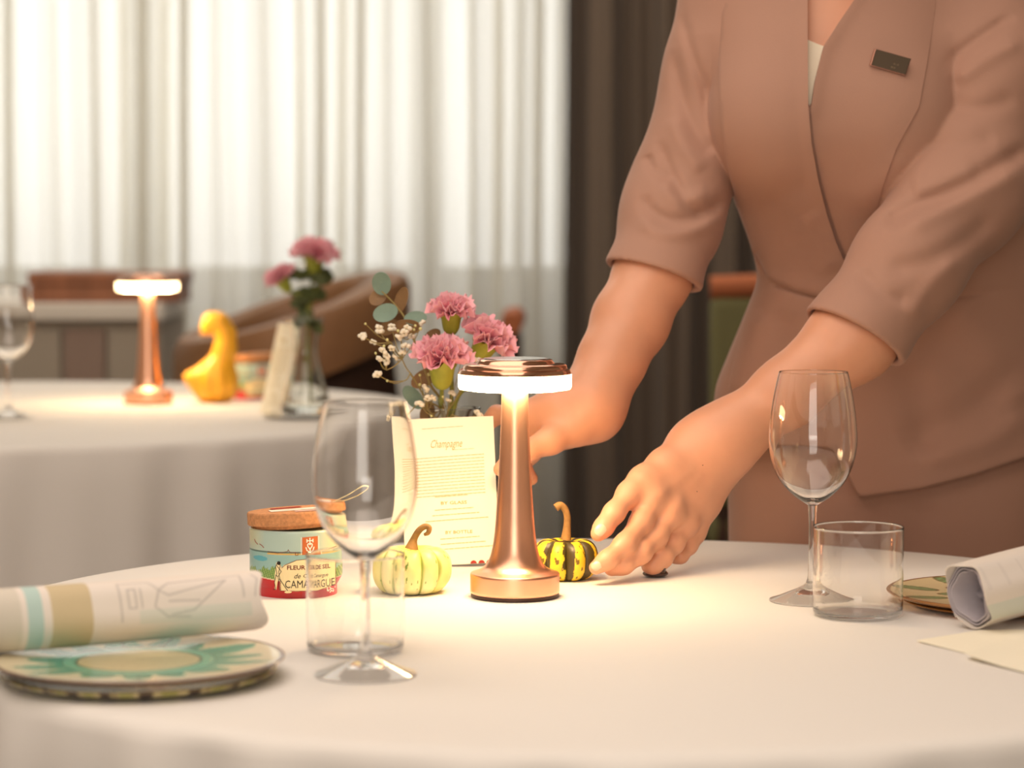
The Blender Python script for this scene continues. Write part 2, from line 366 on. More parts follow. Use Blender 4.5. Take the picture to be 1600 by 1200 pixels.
# ------------------------------------------------------------------ furniture at the back
sb = empty('sideboard', (-1.5, 6.25, 0), 'pale sideboard with white top standing before the sheer curtain', 'sideboard')
x1, x0, y0, y1, zt = -.825, -2.3, 6.02, 6.5, .926
mk('top', box((x0 - .01, y0 - .015, zt - .04), (x1 + .005, y1, zt), .006), M['lacquer'], sb, False)
mk('body', box((x0, y0 + .02, .08), (x1 - .004, y1 - .01, zt - .041), .004), M['sidefront'], sb, False)
mk('plinth', box((x0 + .03, y0 + .05, .001), (x1 - .03, y1 - .03, .079)), M['wood'], sb, False)
xs = [x1 - .01, x1 - .13, x1 - .235, x1 - .6, x1 - .97, x1 - 1.46]
for k, (b, a) in enumerate(zip(xs, xs[1:])):
    d = mk('door', box((a + .004, y0, .1), (b - .004, y0 + .019, zt - .06), .003), M['mauvewood'] if k == 1 else M['sidefront'], sb, False)
    if k == 1: d['label'] = 'mauve brown panel'
    mk('handle', tube([(b - .02, y0 - .012, .5), (b - .02, y0 - .012, .66)], .005, 8), M['copper_cap'], d)
wb = empty('wooden_box', (-1.0, 6.2, zt), 'long reddish brown wooden box on the white-topped sideboard', 'box')
mk('body', box((-1.145, 6.08, zt), (-.79, 6.3, zt + .042), .004), M['crate'], wb, False)
mk('lid', box((-1.15, 6.075, zt + .0425), (-.785, 6.305, zt + .072), .006), M['crate'], wb, False)

ac = empty('tub_armchair', (-.483, 5.62, 0), 'brown leather tub armchair with sloping back behind the yellow gourd', 'armchair')
def tub(z_of, hgt, r0, r1, nn=64):
    V = []; pr = [(r0, 0), (r0, .8), (r0 + .012, .95), ((r0 + r1) / 2, 1), (r1 - .012, .95), (r1, .8), (r1, 0)]
    for j in range(nn):
        a = 2 * PI * j / nn; zt_ = z_of(a)
        for rr, s in pr: V.append((-.483 + rr * math.cos(a), 5.62 + 1.05 * rr * math.sin(a), zt_ - hgt(a) * (1 - s)))
    k = len(pr); f = [(j * k + i, ((j + 1) % nn) * k + i, ((j + 1) % nn) * k + (i + 1) % k, j * k + (i + 1) % k) for j in range(nn) for i in range(k)]
    return np.array(V), f
zr = lambda a: .938 + .072 * math.cos(a - .35)
mk('back_pad', tub(zr, lambda a: .15 - .02 * math.cos(a), .165, .26), M['leather'], ac)
mk('shell', tub(lambda a: zr(a) - .151 + .02 * math.cos(a), lambda a: zr(a) - .151 + .02 * math.cos(a) - .09, .18, .235), M['darkleather'], ac)  # dark leather on shell and seat paints in the shade below the pad
mk('seat', lathe([(.001, .3), (.16, .3), (.175, .33), (.17, .45), (.15, .475), (.001, .48)], 40, (-.483, 5.62, 0)), M['darkleather'], ac)
for a in (.8, 2.35, 3.93, 5.5):
    p = np.array((-.483 + .2 * math.cos(a), 5.62 + .2 * math.sin(a), 0)); mk('leg', tube([p + (0, 0, .001), p + (0, 0, .0895)], [.012, .018], 10), M['wood'], ac)

def chair(loc, rz, back, top, label, w=.44, drop=0.0):
    c = empty('dining_chair', loc, label, 'chair')
    q = lambda vf: rotz((np.asarray(vf[0]) + loc, vf[1]), rz, np.array(loc, float))
    mk('seat', q(box((-w / 2, -.21, .41), (w / 2, .21, .48), .02)), back, c)
    mk('backrest', q(box((-w / 2, .17, .5), (w / 2, .225, .955 - drop), .02)), back, c)
    mk('top_rail', q(tube([(-w / 2, .198, .975 - drop), (0, .21, .985 - drop), (w / 2, .198, .975 - drop)], .026, 12, 12)), top, c)
    for sx in (-1, 1):
        mk('leg', q(tube([(sx * (w / 2 - .03), -.18, .001), (sx * (w / 2 - .03), -.17, .415)], [.014, .02], 8)), M['wood'], c)
        mk('leg', q(tube([(sx * (w / 2 - .03), .23, .001), (sx * (w / 2 - .03), .19, .515)], [.014, .02], 8)), M['wood'], c)
    return c
chair((-.20, 6.55, 0), -PI / 2, M['darkleather'], M['terra'], 'dark brown chair seen side-on beyond the carnations', .44, .11)
chair((.70, 5.75, 0), PI, M['olive'], M['terra'], 'olive chair with terracotta top rail behind the person\'s bent arm', .54)

# ------------------------------------------------------------------ table lamps
def lamp(label):
    L = empty('table_lamp', (0, 0, 0), label, 'lamp', 'copper table lamps')
    n = 72
    mk('foot_pad', lathe([(.001, .0002), (.042, .0002), (.0435, .001), (.0435, .004), (.001, .004)], n), M['rubber'], L)
    prof = [(.0435, .0042), (.0442, .0055), (.0442, .0225), (.0435, .0238), (.040, .0250), (.0345, .0272), (.0290, .0315), (.0245, .040), (.0215, .053), (.0195, .070), (.0181, .090), (.0167, .112), (.0150, .145), (.0137, .178), (.0129, .205), (.0129, .2068)]
    mk('base_and_stem', lathe(np.vstack([dens(prof[:4], .0012), curve_pts(prof[3:], 110)[1:]]), n, caps=False), M['copper'], L)
    led = mk('light_ring', lathe([(.0128, .2062), (.030, .2055), (.050, .2048), (.0545, .2052), (.0558, .2075), (.0558, .2195), (.0552, .2202), (.0128, .2204)], n, caps=False), M['led'], L)
    led['label'] = 'glowing white ring'
    mk('light_panel', lathe([(.0132, .2052), (.0132, .2044), (.046, .2041), (.046, .2046)], n, caps=False), M['ledpanel'], led)
    cap = mk('shade_cap', lathe([(.0554, .2203), (.0552, .2215), (.0540, .2245), (.0515, .2254), (.0512, .2262), (.0508, .2285), (.0488, .2300), (.0390, .2306), (.0375, .2325), (.0362, .2344), (.0345, .2348), (.001, .2348)], n, caps=False), M['copper_cap'], L)
    mk('touch_disc', lathe([(.001, .2349), (.030, .2349), (.0308, .2352), (.0305, .2356), (.001, .2357)], n, caps=False), M['silver'], cap)
    return L
l1 = lamp('copper table lamp with glowing ring in front of the menu'); l1.location = on(804.5, 932, T1)
l2 = copy_tree(l1); l2.location = on(232, 631, T2); l2['label'] = 'glowing copper table lamp beside the yellow gourd'

# ------------------------------------------------------------------ glasses
def wine_glass(label):
    g = empty('wine_glass', (0, 0, 0), label, 'wine glass', 'stemmed wine glasses'); n = 96
    outer = curve_pts([(.0045, .094), (.0085, .0965), (.018, .1030), (.030, .1155), (.0385, .132), (.0427, .152), (.0424, .172), (.0392, .196), (.0350, .217), (.0333, .2236)], 44)
    inner = curve_pts([(.0327, .2236), (.0343, .217), (.0384, .196), (.0416, .172), (.0418, .152), (.0376, .1327), (.029, .1167), (.0168, .1052), (.0075, .1002), (.0002, .0992)], 40)
    rim = [(.0332, .2242), (.0328, .2242)]
    mk('bowl', lathe(np.vstack([outer, rim, inner]), n, caps=False), M['glass'], g)
    st = curve_pts([(.0060, .0178), (.0045, .0230), (.0037, .034), (.0035, .055), (.0037, .080), (.0045, .094)], 30)
    mk('stem', lathe(st, n, caps=False), M['glass'], g)
    ft = dens([(.0002, .0020), (.010, .0016), (.014, -.0005), (.0400, -.0005), (.0414, .0002), (.0418, .0010), (.0412, .0018)]) + [tuple(q) for q in curve_pts([(.0405, .0020), (.034, .0042), (.024, .0082), (.015, .0122), (.0092, .0152), (.0060, .0178)], 30)]
    mk('foot', lathe(ft, n, caps=False), M['glass'], g)
    return g
g1 = wine_glass('wine glass in front of the tin, its foot before a tumbler'); g1.location = on(571, 1055, T1)
g2 = copy_tree(g1); g2.location = on(1268.5, 939, T1); g2['label'] = 'wine glass in front of the person, beside a tumbler'
def wine3():
    g = copy_tree(g1); g.location = on(14, 654, T2); g['label'] = 'wine glass on the back table left of the glowing lamp'; return g
wine3()
def tumbler(label):
    g = empty('tumbler_glass', (0, 0, 0), label, 'tumbler', 'clear straight tumblers')
    o = dens([(.0002, -.0005), (.034, -.0005)]) + [tuple(q) for q in curve_pts([(.0345, -.0005), (.0385, .0004), (.0413, .0032), (.0421, .0070)], 14)] + dens([(.0421, .0075), (.0425, .0838)]) + [(.0424, .0843), (.0421, .0846), (.0418, .0843)]
    i = dens([(.0417, .0838), (.0413, .0095)]) + [tuple(q) for q in curve_pts([(.0413, .0090), (.0404, .0062), (.038, .0046), (.034, .0042)], 14)] + dens([(.0335, .0042), (.0002, .0042)])
    vf = lathe(o + i, 96, caps=False); k = (len(o) - 14) * 0 + next(j for j, q in enumerate(o) if q[1] > .0080)
    low = [q for q in vf[1] if max(vf[0][list(q)][:, 2]) < .0100 + 1e-6]; hi = [q for q in vf[1] if max(vf[0][list(q)][:, 2]) >= .0100 + 1e-6]
    mk('wall', (vf[0], hi), M['glass'], g); mk('base', (vf[0], low), M['glass'], g)
    return g
t1 = tumbler('clear tumbler behind the left wine glass, before the tin'); t1.location = on(555.5, 1017, T1)
t2 = copy_tree(t1); t2.location = on(1340, 962, T1); t2['label'] = 'clear tumbler between the wine glass and the green-patterned plate'

# ------------------------------------------------------------------ salt tins
def bend(vf, R, off, xs=1.0):
    """wraps a flat design (x, z) round the front of a cylinder"""
    v = np.asarray(vf[0], float); x = np.clip(v[:, 0], -R * .999, R * .999); return np.column_stack([x, -np.sqrt(np.maximum((R + off) ** 2 - x * x, 1e-10)), v[:, 2]]), vf[1]
def strokes(lines, w, y=0.0):
    """flat pen strokes in the x-z plane"""
    out = []
    for ln in lines:
        p = np.asarray(ln, float)
        for a, b in zip(p, p[1:]):
            d = b - a; L = np.linalg.norm(d)
            if L < 1e-9: continue
            d /= L; nrm = np.array((-d[1], d[0])) * w / 2; k = max(1, int(L / .004)); a, b = a - d * w * .25, b + d * w * .25
            pts = [a + (b - a) * i / k for i in range(k + 1)]
            v = [(q[0] + s * nrm[0], y, q[1] + s * nrm[1]) for q in pts for s in (1, -1)]
            out.append((np.array(v), [(2 * i, 2 * i + 1, 2 * i + 3, 2 * i + 2) for i in range(k)]))
    return join(*out)
def textmesh(s, size, shear=0, bold=0, width=None):
    c = bpy.data.curves.new('t', 'FONT'); c.body = s; c.size = size; c.shear = shear; c.align_x = 'CENTER'; c.resolution_u = 2; c.offset = bold
    o = bpy.data.objects.new('t', c); COL.objects.link(o); bpy.context.view_layer.update()
    me = bpy.data.meshes.new_from_object(o.evaluated_get(bpy.context.evaluated_depsgraph_get()))
    v = np.array([q.co[:] for q in me.vertices]); f = [tuple(p.vertices) for p in me.polygons]
    bpy.data.objects.remove(o); bpy.data.curves.remove(c); bpy.data.meshes.remove(me)
    if width: v[:, 0] *= width / (v[:, 0].max() - v[:, 0].min())
    return np.column_stack([v[:, 0], np.zeros(len(v)), v[:, 1]]), f
def move(vf, x, z): return np.asarray(vf[0]) + (x, 0, z), vf[1]
def tin(label):
    t = empty('salt_tin', (0, 0, 0), label, 'tin', 'salt tins with cork lids')
    R = .0455; k = 1 / 1569.; H = .0665
    zp = lambda y: (928 - y) * k * 1.0 + .002           # pixel row on the photograph's tin -> height
    nz, na = 130, 360; A = np.arange(na) * 2 * PI / na
    Z = np.linspace(0, H, nz); rad = np.where(Z > .020, R, R - .0062 * np.clip((.020 - Z) / .011, 0, 1) ** 1.3)
    rad = rad - .0012 * np.clip((Z - H + .0025) / .0025, 0, 1) ** 2
    a, z = np.meshgrid(A, Z); x = np.cos(a) * R; fx = x / k    # front-on pixels from the middle
    V = np.column_stack([(np.cos(a) * rad[:, None]).ravel(), (np.sin(a) * rad[:, None]).ravel(), z.ravel()])
    px = 462 + fx; py = 930 - z / k                       # as in the photograph
    c = np.zeros(a.shape + (3,)); r = np.random.default_rng(3)
    n1 = np.sin(px * .9) * .5 + np.sin(px * .37 + 1) * .8 + np.sin(px * 2.1) * .4
    sky = SA((176, 200, 190)); c[:] = sky
    yel = np.clip((420 - px) / 34, 0, 1)[..., None] * np.clip((862 - py) / 20, 0, 1)[..., None]
    c[:] = c * (1 - yel * .75) + SA((232, 214, 150)) * yel * .75
    rgt = np.clip((px - 500) / 20, 0, 1)[..., None]; c[:] = c * (1 - rgt * .6) + SA((226, 214, 166)) * rgt * .6
    low = py > 858; c[low] = SA((150, 190, 184))
    blu = low & (np.hypot((px - 412) / 12, (py - 869) / 4) < 1); c[blu] = SA((96, 176, 190))
    c[(np.abs(py - 858) < .9)] = SA((90, 120, 110)); c[(np.abs(py - 860.5) < 1.4) & (px > 424)] = SA((220, 180, 100))
    g = (py > 884 + 3 * n1 - 2 * np.sin(px * .12)); c[g] = SA((120, 156, 80)); c[g & (np.sin(px * 2.3 + py * .9) > .4)] = SA((86, 136, 66)); c[g & (np.sin(px * 1.7 - py * .6) > .75)] = SA((180, 196, 110))
    edge = 895 + 6 * np.clip((px - 391) / 45, 0, 1); c[py > edge] = SA((206, 22, 28)); c[np.abs(py - edge) < .8] = SA((240, 226, 190))
    c[(py > edge) & (px > 480)] = SA((198, 40, 66))
    f = [(i * na + j, i * na + (j + 1) % na, (i + 1) * na + (j + 1) % na, (i + 1) * na + j) for i in range(nz - 1) for j in range(na)]
    f.append(tuple(range(na - 1, -1, -1))); f.append(tuple((nz - 1) * na + j for j in range(na)))
    body = mk('body', (V, f), M['paint'], t, col=c.reshape(-1, 3))
    X = lambda p: (p - 462) * k
    zz = lambda p: (930 - p) * k
    def pr(name, vf, m, off): return mk(name, bend(vf, R, off), M[m], body, False)
    def poly(pts, nx=14):
        """filled outline from columns (x, top, bottom)"""
        p = np.array([(a_, b_, c_) for a_, b_, c_ in pts], float); xs = np.linspace(p[0, 0], p[-1, 0], nx)
        T, B = np.interp(xs, p[:, 0], p[:, 1]), np.interp(xs, p[:, 0], p[:, 2])
        v = [(X(q), 0, zz(s)) for q, tt, bb in zip(xs, T, B) for s in (tt, bb)]
        return np.array(v), [(2 * i, 2 * i + 1, 2 * i + 3, 2 * i + 2) for i in range(nx - 1)]
    pr('label_panel', poly([(444, 884, 917), (450, 877, 917.5), (470, 869.5, 918), (490, 868, 917), (510, 870, 915), (524, 874, 911)]), 'cream', .0002)
    ol = [(445, 917), (445, 883), (452, 877), (470, 869.5), (490, 868), (510, 870), (524, 874), (524, 911), (490, 917.5), (445, 917)]
    pr('panel_outline', strokes([[(X(a_), zz(b_)) for a_, b_ in ol]], .0005), 'brownink', .0003)
    pr('emblem', poly([(478.5, 834.5, 861.5), (501.5, 833.5, 862)], 6), 'orange', .0002)
    pr('emblem_edge', strokes([[(X(a_), zz(b_)) for a_, b_ in q] for q in ([(477, 834.5), (477, 861)], [(503, 833.5), (503, 861.5)])], .0006), 'white', .0002)
    cx = 490; heart = [(cx, 853), (cx - 3.2, 848.5), (cx - 3.4, 845.5), (cx - 1.6, 844.2), (cx, 846), (cx + 1.6, 844.2), (cx + 3.4, 845.5), (cx + 3.2, 848.5), (cx, 853)]
    em = [[(cx, 836), (cx, 844)], [(cx - 4.5, 840), (cx + 4.5, 840)], [(cx - 4.5, 837.6), (cx - 4.5, 842.4)], [(cx + 4.5, 837.6), (cx + 4.5, 842.4)], heart, [(cx, 853), (cx, 857)], [(cx - 6, 850), (cx - 4.5, 855), (cx, 857.5), (cx + 4.5, 855), (cx + 6, 850)]]
    pr('emblem_cross', strokes([[(X(a_), zz(b_)) for a_, b_ in q] for q in em], .0010), 'white', .0004)
    pr('lettering', move(textmesh('FLEUR DE SEL', .0058, bold=.00012, width=.0385), X(485), zz(884)), 'brownink', .0004)
    pr('lettering', move(textmesh('de', .0068, .35), X(470), zz(897.5)), 'black', .0004)
    pr('lettering', move(textmesh('Camargue', .0050, .35), X(495), zz(896.5)), 'black', .0004)
    pr('lettering', move(textmesh('CAMARGUE', .0108, width=.045), X(487), zz(912.5)), 'black', .0004)
    pr('worker', poly([(435.5, 893, 914), (438, 874, 916), (441, 872, 899), (445, 876, 900), (446.5, 880, 896)]), 'cream', .0005)
    pr('worker_outline', strokes([[(X(a_), zz(b_)) for a_, b_ in q] for q in ([(441, 872), (437, 880), (439, 890), (435, 904), (437, 915), (433, 915.5)], [(441, 872), (444.5, 878), (442, 888), (444, 900)], [(439, 878), (446, 887), (441, 895)], [(437, 893), (441, 895), (443, 915), (445, 916)], [(443, 898), (456, 917)])], .0006), 'black', .0006)
    pr('worker_head', poly([(439.5, 872.5, 876), (442, 871, 877.5), (445, 872.5, 876)], 6), 'black', .0006)
    pr('rake', poly([(451, 918.5, 919.5), (454, 916.5, 920.5), (460, 917, 920), (462, 918, 919)], 8), 'cream', .0007)
    pr('salt_specks', join(*[strokes([[(X(a_), zz(b_)), (X(a_ + 1.2), zz(b_ + .4))]], .0009) for a_, b_ in zip(r.uniform(508, 523, 16), r.uniform(914.5, 922, 16))]), 'white', .0003)
    pr('birds', strokes([[(X(a_), zz(b_)) for a_, b_ in q] for q in ([(402, 841), (404, 845), (408, 848)], [(411, 847), (415, 849), (418, 852)])], .0006), 'red', .0003)
    pr('far_town', strokes([[(X(a_), zz(b_)) for a_, b_ in q] for q in ([(425, 857), (440, 859), (456, 856), (457, 853), (459, 857), (470, 858)], [(468, 857), (468, 862), (472, 862), (472, 857)], [(508, 857), (528, 853)])], .0005), 'brownink', .0003)['kind'] = 'stuff'
    # cork lid, tipped a little
    lid_v = lathe([(.001, 0), (.0405, 0), (.0415, -.003), (.0420, 0.0005), (.0462, .0006), (.0470, .0018), (.0470, .0118), (.0462, .0132), (.001, .0134)], 80)
    tilt = Matrix.Translation((-.0003, 0, H + .0037)) @ Matrix.Rotation(math.radians(-3.2), 4, 'Y') @ Matrix.Rotation(math.radians(-1.5), 4, 'X')
    lid = mk('lid', xform(lid_v, tilt), M['cork'], t, smooth=False)
    def stick(name, x, y, w, h, rz, m, z=.0136, lift=0):
        q = grid(6, 3, lambda u, v_: ((u - .5) * w, (v_ - .5) * h, lift * max(0, u - .6) ** 2)); q = xform(thick(q, .0003), Matrix.Translation((x, y, z)) @ Matrix.Rotation(rz, 4, 'Z')); return mk(name, xform(q, tilt), M[m], lid, False)
    s1 = stick('sticker', .002, -.006, .052, .020, .22, 'note')
    stick('sticker', .016, -.027, .026, .012, .18, 'note2', .01365); stick('sticker', -.010, .018, .030, .010, .35, 'red', .01365)
    pr2 = strokes([[(-.018, -.003), (.01, .003)], [(-.012, -.007), (.016, -.001)]], .0007); v2 = np.column_stack([pr2[0][:, 0], pr2[0][:, 2] - .004, np.full(len(pr2[0]), .01395)])
    mk('sticker_print', xform((v2, pr2[1]), tilt), M['greyink'], lid, False)
    # pull loop of pale ribbon at the lid's far end
    lp = curve_pts([(.030, -.006, .0850), (.046, -.007, .0880), (.060, -.008, .0940), (.0715, -.009, .1010), (.0735, -.009, .1050), (.066, -.008, .1050), (.053, -.007, .0975), (.034, -.006, .0872)], 30)
    lv = np.vstack([lp + (0, -.0035, 0), lp + (0, .0035, 0)]); n = len(lp)
    mk('pull_loop', thick((lv, [(i, i + 1, n + i + 1, n + i) for i in range(n - 1)]), .0007), M['cream'], t)['label'] = 'pale ribbon loop'
    return t
tin1 = tin('red and blue printed salt tin with cork lid beside the pale pumpkin'); tin1.location = on(462, 926, T1)
tin2 = copy_tree(tin1); tin2.location = on(398, 622, T2); tin2['label'] = 'red salt tin with cork lid behind the yellow gourd'

# ------------------------------------------------------------------ pumpkins and gourds
def pumpkin(name, loc, R, H, ribs, colfn, dep, label, stem, sr, seed, rot=0):
    p = empty(name, loc, label, 'pumpkin'); na, nt = 260, 110; V = []; C = []
    a = np.arange(na) * 2 * PI / na + rot; t = np.linspace(0, 1, nt)
    aa, tt = np.meshgrid(a, t); phi = tt * PI
    s = np.sin(phi) ** .72; rib = np.abs(np.sin(aa * ribs / 2)) ** .7
    rr = R * s * (1 - dep + dep * rib) * (1 + .03 * np.sin(2 * aa + seed) + .02 * np.sin(3 * aa))
    z = H * (.5 - .5 * np.sign(np.cos(phi)) * np.abs(np.cos(phi)) ** .85) 
    z = z - H * .16 * np.exp(-((1 - tt) / .13) ** 2) + H * .05 * np.exp(-(tt / .12) ** 2)
    z = z - z.min(); 
    V = np.column_stack([(rr * np.cos(aa)).ravel(), (rr * np.sin(aa)).ravel(), z.ravel()])
    f = [(i * na + j, i * na + (j + 1) % na, (i + 1) * na + (j + 1) % na, (i + 1) * na + j) for i in range(nt - 1) for j in range(na)]
    mk('rind', (V + loc, f), M['rind'], p, col=colfn(aa, tt, rib).reshape(-1, 3))
    mk('stalk', tube(np.asarray(stem) + loc, sr, 10, 26), M['stemw'], p)
    return p
def blotch(a, t, sc, seed):
    r = np.random.default_rng(seed); v = 0
    for _ in range(14):
        k = r.integers(1, 6) * sc; v = v + np.sin(k * a + r.uniform(0, 6.28)) * np.sin(r.uniform(2, 9) * sc * .6 * t + r.uniform(0, 6.28))
    return v / 14 * 3.2
def col_pale(a, t, rib):
    c = np.zeros(a.shape + (3,)); c[:] = SA((232, 226, 148))
    w = np.clip(blotch(a, t, 1, 1) * 1.2 + .1, 0, 1)[..., None]; c[:] = c * (1 - w) + SA((240, 234, 190)) * w
    top = np.clip((t - .62) * 3.5 + blotch(a, t, 1, 5) * .5, 0, 1)[..., None]; c[:] = c * (1 - top * .8) + SA((226, 214, 76)) * top * .8
    gr = np.clip((.42 - rib) * 4 + blotch(a, t, 4, 2) * .7 + .02, 0, 1)[..., None] * .85; c[:] = c * (1 - gr) + SA((146, 166, 66)) * gr
    sp = (blotch(a, t, 9, 3) * blotch(a, t, 7, 8) > .38) & (t > .3) & (t < .85); c[sp] = SA((120, 146, 60)); return c
def col_stripe(a, t, rib):
    c = np.zeros(a.shape + (3,)); c[:] = SA((240, 206, 48))
    j = blotch(a, t, 3, 4) * .22 + blotch(a, t, 8, 6) * .16
    d = np.sin(a * 8 + .9 + j * 3.0) + j * 1.6
    c[d > .18] = SA((70, 58, 24)); c[(d > .05) & (d <= .18) & (blotch(a, t, 9, 9) > 0)] = SA((120, 92, 30))
    c[(blotch(a, t, 10, 11) > .62) & (d < 0)] = SA((120, 92, 34)); tp = t > .93; c[tp] = SA((96, 74, 34)); return c
c = on(645, 926, T1)
pumpkin('pale_pumpkin', c, .0385, .052, 10, col_pale, .16, 'small pale yellow-green pumpkin between the tin and the lamp', [(-.001, 0, .044), (.001, 0, .053), (.006, -.001, .062), (.012, -.002, .0665), (.0165, -.003, .0655), (.0155, -.0035, .0605), (.0115, -.003, .0585)], [.0072, .0038, .0033, .0030, .0028, .0024, .0014], 1.0, .2)
c = on(884, 905, T1)
pumpkin('striped_pumpkin', c, .0345, .047, 8, col_stripe, .2, 'small yellow pumpkin with dark stripes at the person\'s fingertips', [(0, 0, .041), (.001, 0, .052), (.0015, 0, .064), (-.001, -.001, .073), (-.006, -.002, .077), (-.0105, -.003, .0745)], [.0058, .0042, .0036, .0036, .0038, .0044], 2.0)
# glossy dark ornament under the hand
b = on(1024, 902, T1); gp = random.Random(4)
bump = [(np.array((gp.uniform(-.008, .008), gp.uniform(-.006, .006), gp.uniform(.006, .014))), gp.uniform(.003, .0055)) for _ in range(12)]
def dark(p):
    q = p - b; d = smin(ell(q, (0, 0, .004), (.0135, .010, .004)), ell(q, (.003, 0, .010), (.0075, .007, .008)), .004)
    for cc, r in bump: d = smin(d, np.linalg.norm(q - cc, axis=1) - r, .0025)
    return smax(d, .0004 - q[:, 2], .001)
dk = empty('dark_gourd', b, 'tiny dark brown glossy knobbly gourd beneath the person\'s curled fingers', 'gourd')
mk('rind', iso(dark, b - .018, b + (.018, .018, .022), .0006), M['shiny'], dk)
mk('stalk', tube([b + (.004, 0, .016), b + (.008, -.001, .0205), (b + (.012, -.002, .0195))], [.0026, .0018, .0014], 8, 8), M['shiny'], dk)
# yellow swan-neck gourd on the back table
gy = on(333, 629, T2); gY = gy[1]; gp_ = lambda x, y: P(x, y, gY)
chn = [(gp_(342, 575), .026), (gp_(352, 545), .019), (gp_(353, 521), .0165), (gp_(343, 504), .0165), (gp_(331, 502), .0145), (gp_(324, 513), .0125)]
def gour(p):
    d = ell(p, gp_(336, 602), (.041, .040, .036)); d = smin(d, ell(p, gp_(308, 591), (.026, .028, .017)), .018); d = smin(d, chain(p, chn), .03)
    a = np.arctan2(p[:, 1] - gY, p[:, 0] - gp_(338, 600)[0]); d = d - .0022 * np.sin(a * 9) * np.clip((gy[2] + .075 - p[:, 2]) / .05, 0, 1)
    return smax(d, gy[2] + .0006 - p[:, 2], .006)
g_ = empty('swan_neck_gourd', gy, 'yellow-orange swan-neck gourd beside the back table\'s lamp', 'gourd')
mk('rind', iso(gour, gy - (.08, .07, .01), gy + (.08, .07, .19), .0016, margin=2), M['gourdy'], g_)
mk('stalk', tube([gp_(325, 510), gp_(319, 518), gp_(316, 524)], [.007, .0055, .006], 8, 8), M['stemw'], g_)

# ------------------------------------------------------------------ plates
def plate(name, loc, R, z0, z1, colfn, m, label, cat, group, rimcol, edgecol):
    p = empty(name, loc, label, cat, group); na, nr = 320, 110; H = z1 - z0
    r = np.linspace(.001, 1, nr); prof = z1 - H * .42 + H * .38 * np.clip((r - .55) / .4, 0, 1) ** 1.6
    a = np.arange(na) * 2 * PI / na; aa, rr = np.meshgrid(a, r)
    c = colfn(aa, rr); c[rr > .972] = rimcol
    V = np.column_stack([(rr * R * np.cos(aa)).ravel(), (rr * R * np.sin(aa)).ravel(), np.repeat(prof, na)])
    n0 = nr * na; ex = [(1.004, z1 - H * .10), (.998, z1 - H * .22), (.96, z0 + H * .45), (.82, z0 + H * .1), (.62, z0), (.001, z0)]; V2 = []; C2 = []
    for q, zz_ in ex:
        V2.append(np.column_stack([q * R * np.cos(a), q * R * np.sin(a), np.full(na, zz_)])); C2.append(edgecol(a, q))
    V = np.vstack([V] + V2); C = np.vstack([c.reshape(-1, 3)] + C2); m_ = nr + len(ex)
    f = [(i * na + j, i * na + (j + 1) % na, (i + 1) * na + (j + 1) % na, (i + 1) * na + j) for i in range(m_ - 1) for j in range(na)]
    mk('dish', (V + loc, f), M[m], p, col=C)
    return p
def sunburst(a, r):
    c = np.zeros(a.shape + (3,)); c[:] = SA((240, 228, 194)); n = 15
    w = a * n / (2 * PI) + .12 * np.sin(5 * a); i = np.floor(w); fr = np.abs(w - i - .5) * 2
    L = .86 + .10 * np.sin(i * 2.4) ; prof = 1 - fr ** 1.5
    teal = (r < .56 + (L - .56) * prof + .012 * np.sin(a * 61)) & (r > .40)
    sh = np.clip((r - .42) * 1.5, 0, 1)[..., None]; tc_ = SA((52, 160, 140)) * (1 - sh) + SA((132, 196, 164)) * sh
    dk_ = np.clip(np.sin(a * 31) * .5, 0, 1)[..., None] * .25; tc_ = tc_ * (1 - dk_)
    c[teal] = tc_[teal]; rg = (r > .43) & (r <= .52); c[rg] = SA((120, 190, 162)); c[np.abs(r - .43) < .008] = SA((50, 90, 80)); c[np.abs(r - .525) < .005] = SA((70, 130, 116))
    x, y = r * np.cos(a), r * np.sin(a); h = (np.sin(x * 95) * np.sin(y * 95) > .25); inn = r <= .42
    c[inn] = SA((222, 208, 164)); c[inn & h] = SA((196, 182, 140)); c[inn & (np.abs(((x + y * 2.2) * 3.2) % 1 - .5) < .02)] = SA((110, 100, 80))
    c[teal & (r > .55) & (np.abs(fr - .02) < .04)] = SA((40, 110, 100)); return c
def blocks(a, q):
    c = np.zeros((len(a), 3)); c[:] = SA((206, 190, 140)); k = np.sin(a * 23 + 2 * np.sin(a * 3)); c[k > .62] = SA((64, 40, 26)); c[k < -.5] = SA((168, 164, 90)); c[(k > -.1) & (k < .15)] = SA((120, 100, 50)); return c
def brownrim(a, q): return np.tile(SA((78, 34, 28)) if q > .99 else SA((226, 210, 176)), (len(a), 1))
pc = on(217, 1026, T1 + .018); pc[2] = T1
plate('under_plate', pc + (0, -.003, 0), .111, .0005, .0095, lambda a, r: blocks(a.ravel(), 1).reshape(a.shape + (3,)), 'glaze', 'cream and brown blocked plate under the teal sunflower plate', 'plate', None, SA((160, 140, 90)), blocks)
plate('sunflower_plate', pc + (0, 0, .0100), .1175, .0, .0085, sunburst, 'glaze', 'cream plate painted with a teal sunflower under a rolled napkin', 'plate', None, SA((92, 42, 34)), brownrim)
def paddles(a, r):
    c = np.zeros(a.shape + (3,)); c[:] = SA((244, 226, 176)); x, y = r * np.cos(a), r * np.sin(a)
    for k in range(9):
        for (r0, ln, wd, da) in ((.78, .17, .085, 0), (.44, .15, .085, .35)):
            t = k * 2 * PI / 9 + da; u = x * math.cos(t) + y * math.sin(t) - r0; v = -x * math.sin(t) + y * math.cos(t); e = np.hypot(u / ln, v / wd)
            c[e < 1.12] = SA((120, 90, 36)); c[e < 1] = SA((122, 160, 102)); c[(e < .8) & (np.sin(u * 60 + v * 30) > .3)] = SA((150, 184, 124))
    return c
gold = lambda a, q: np.tile(SA((190, 128, 56)), (len(a), 1))
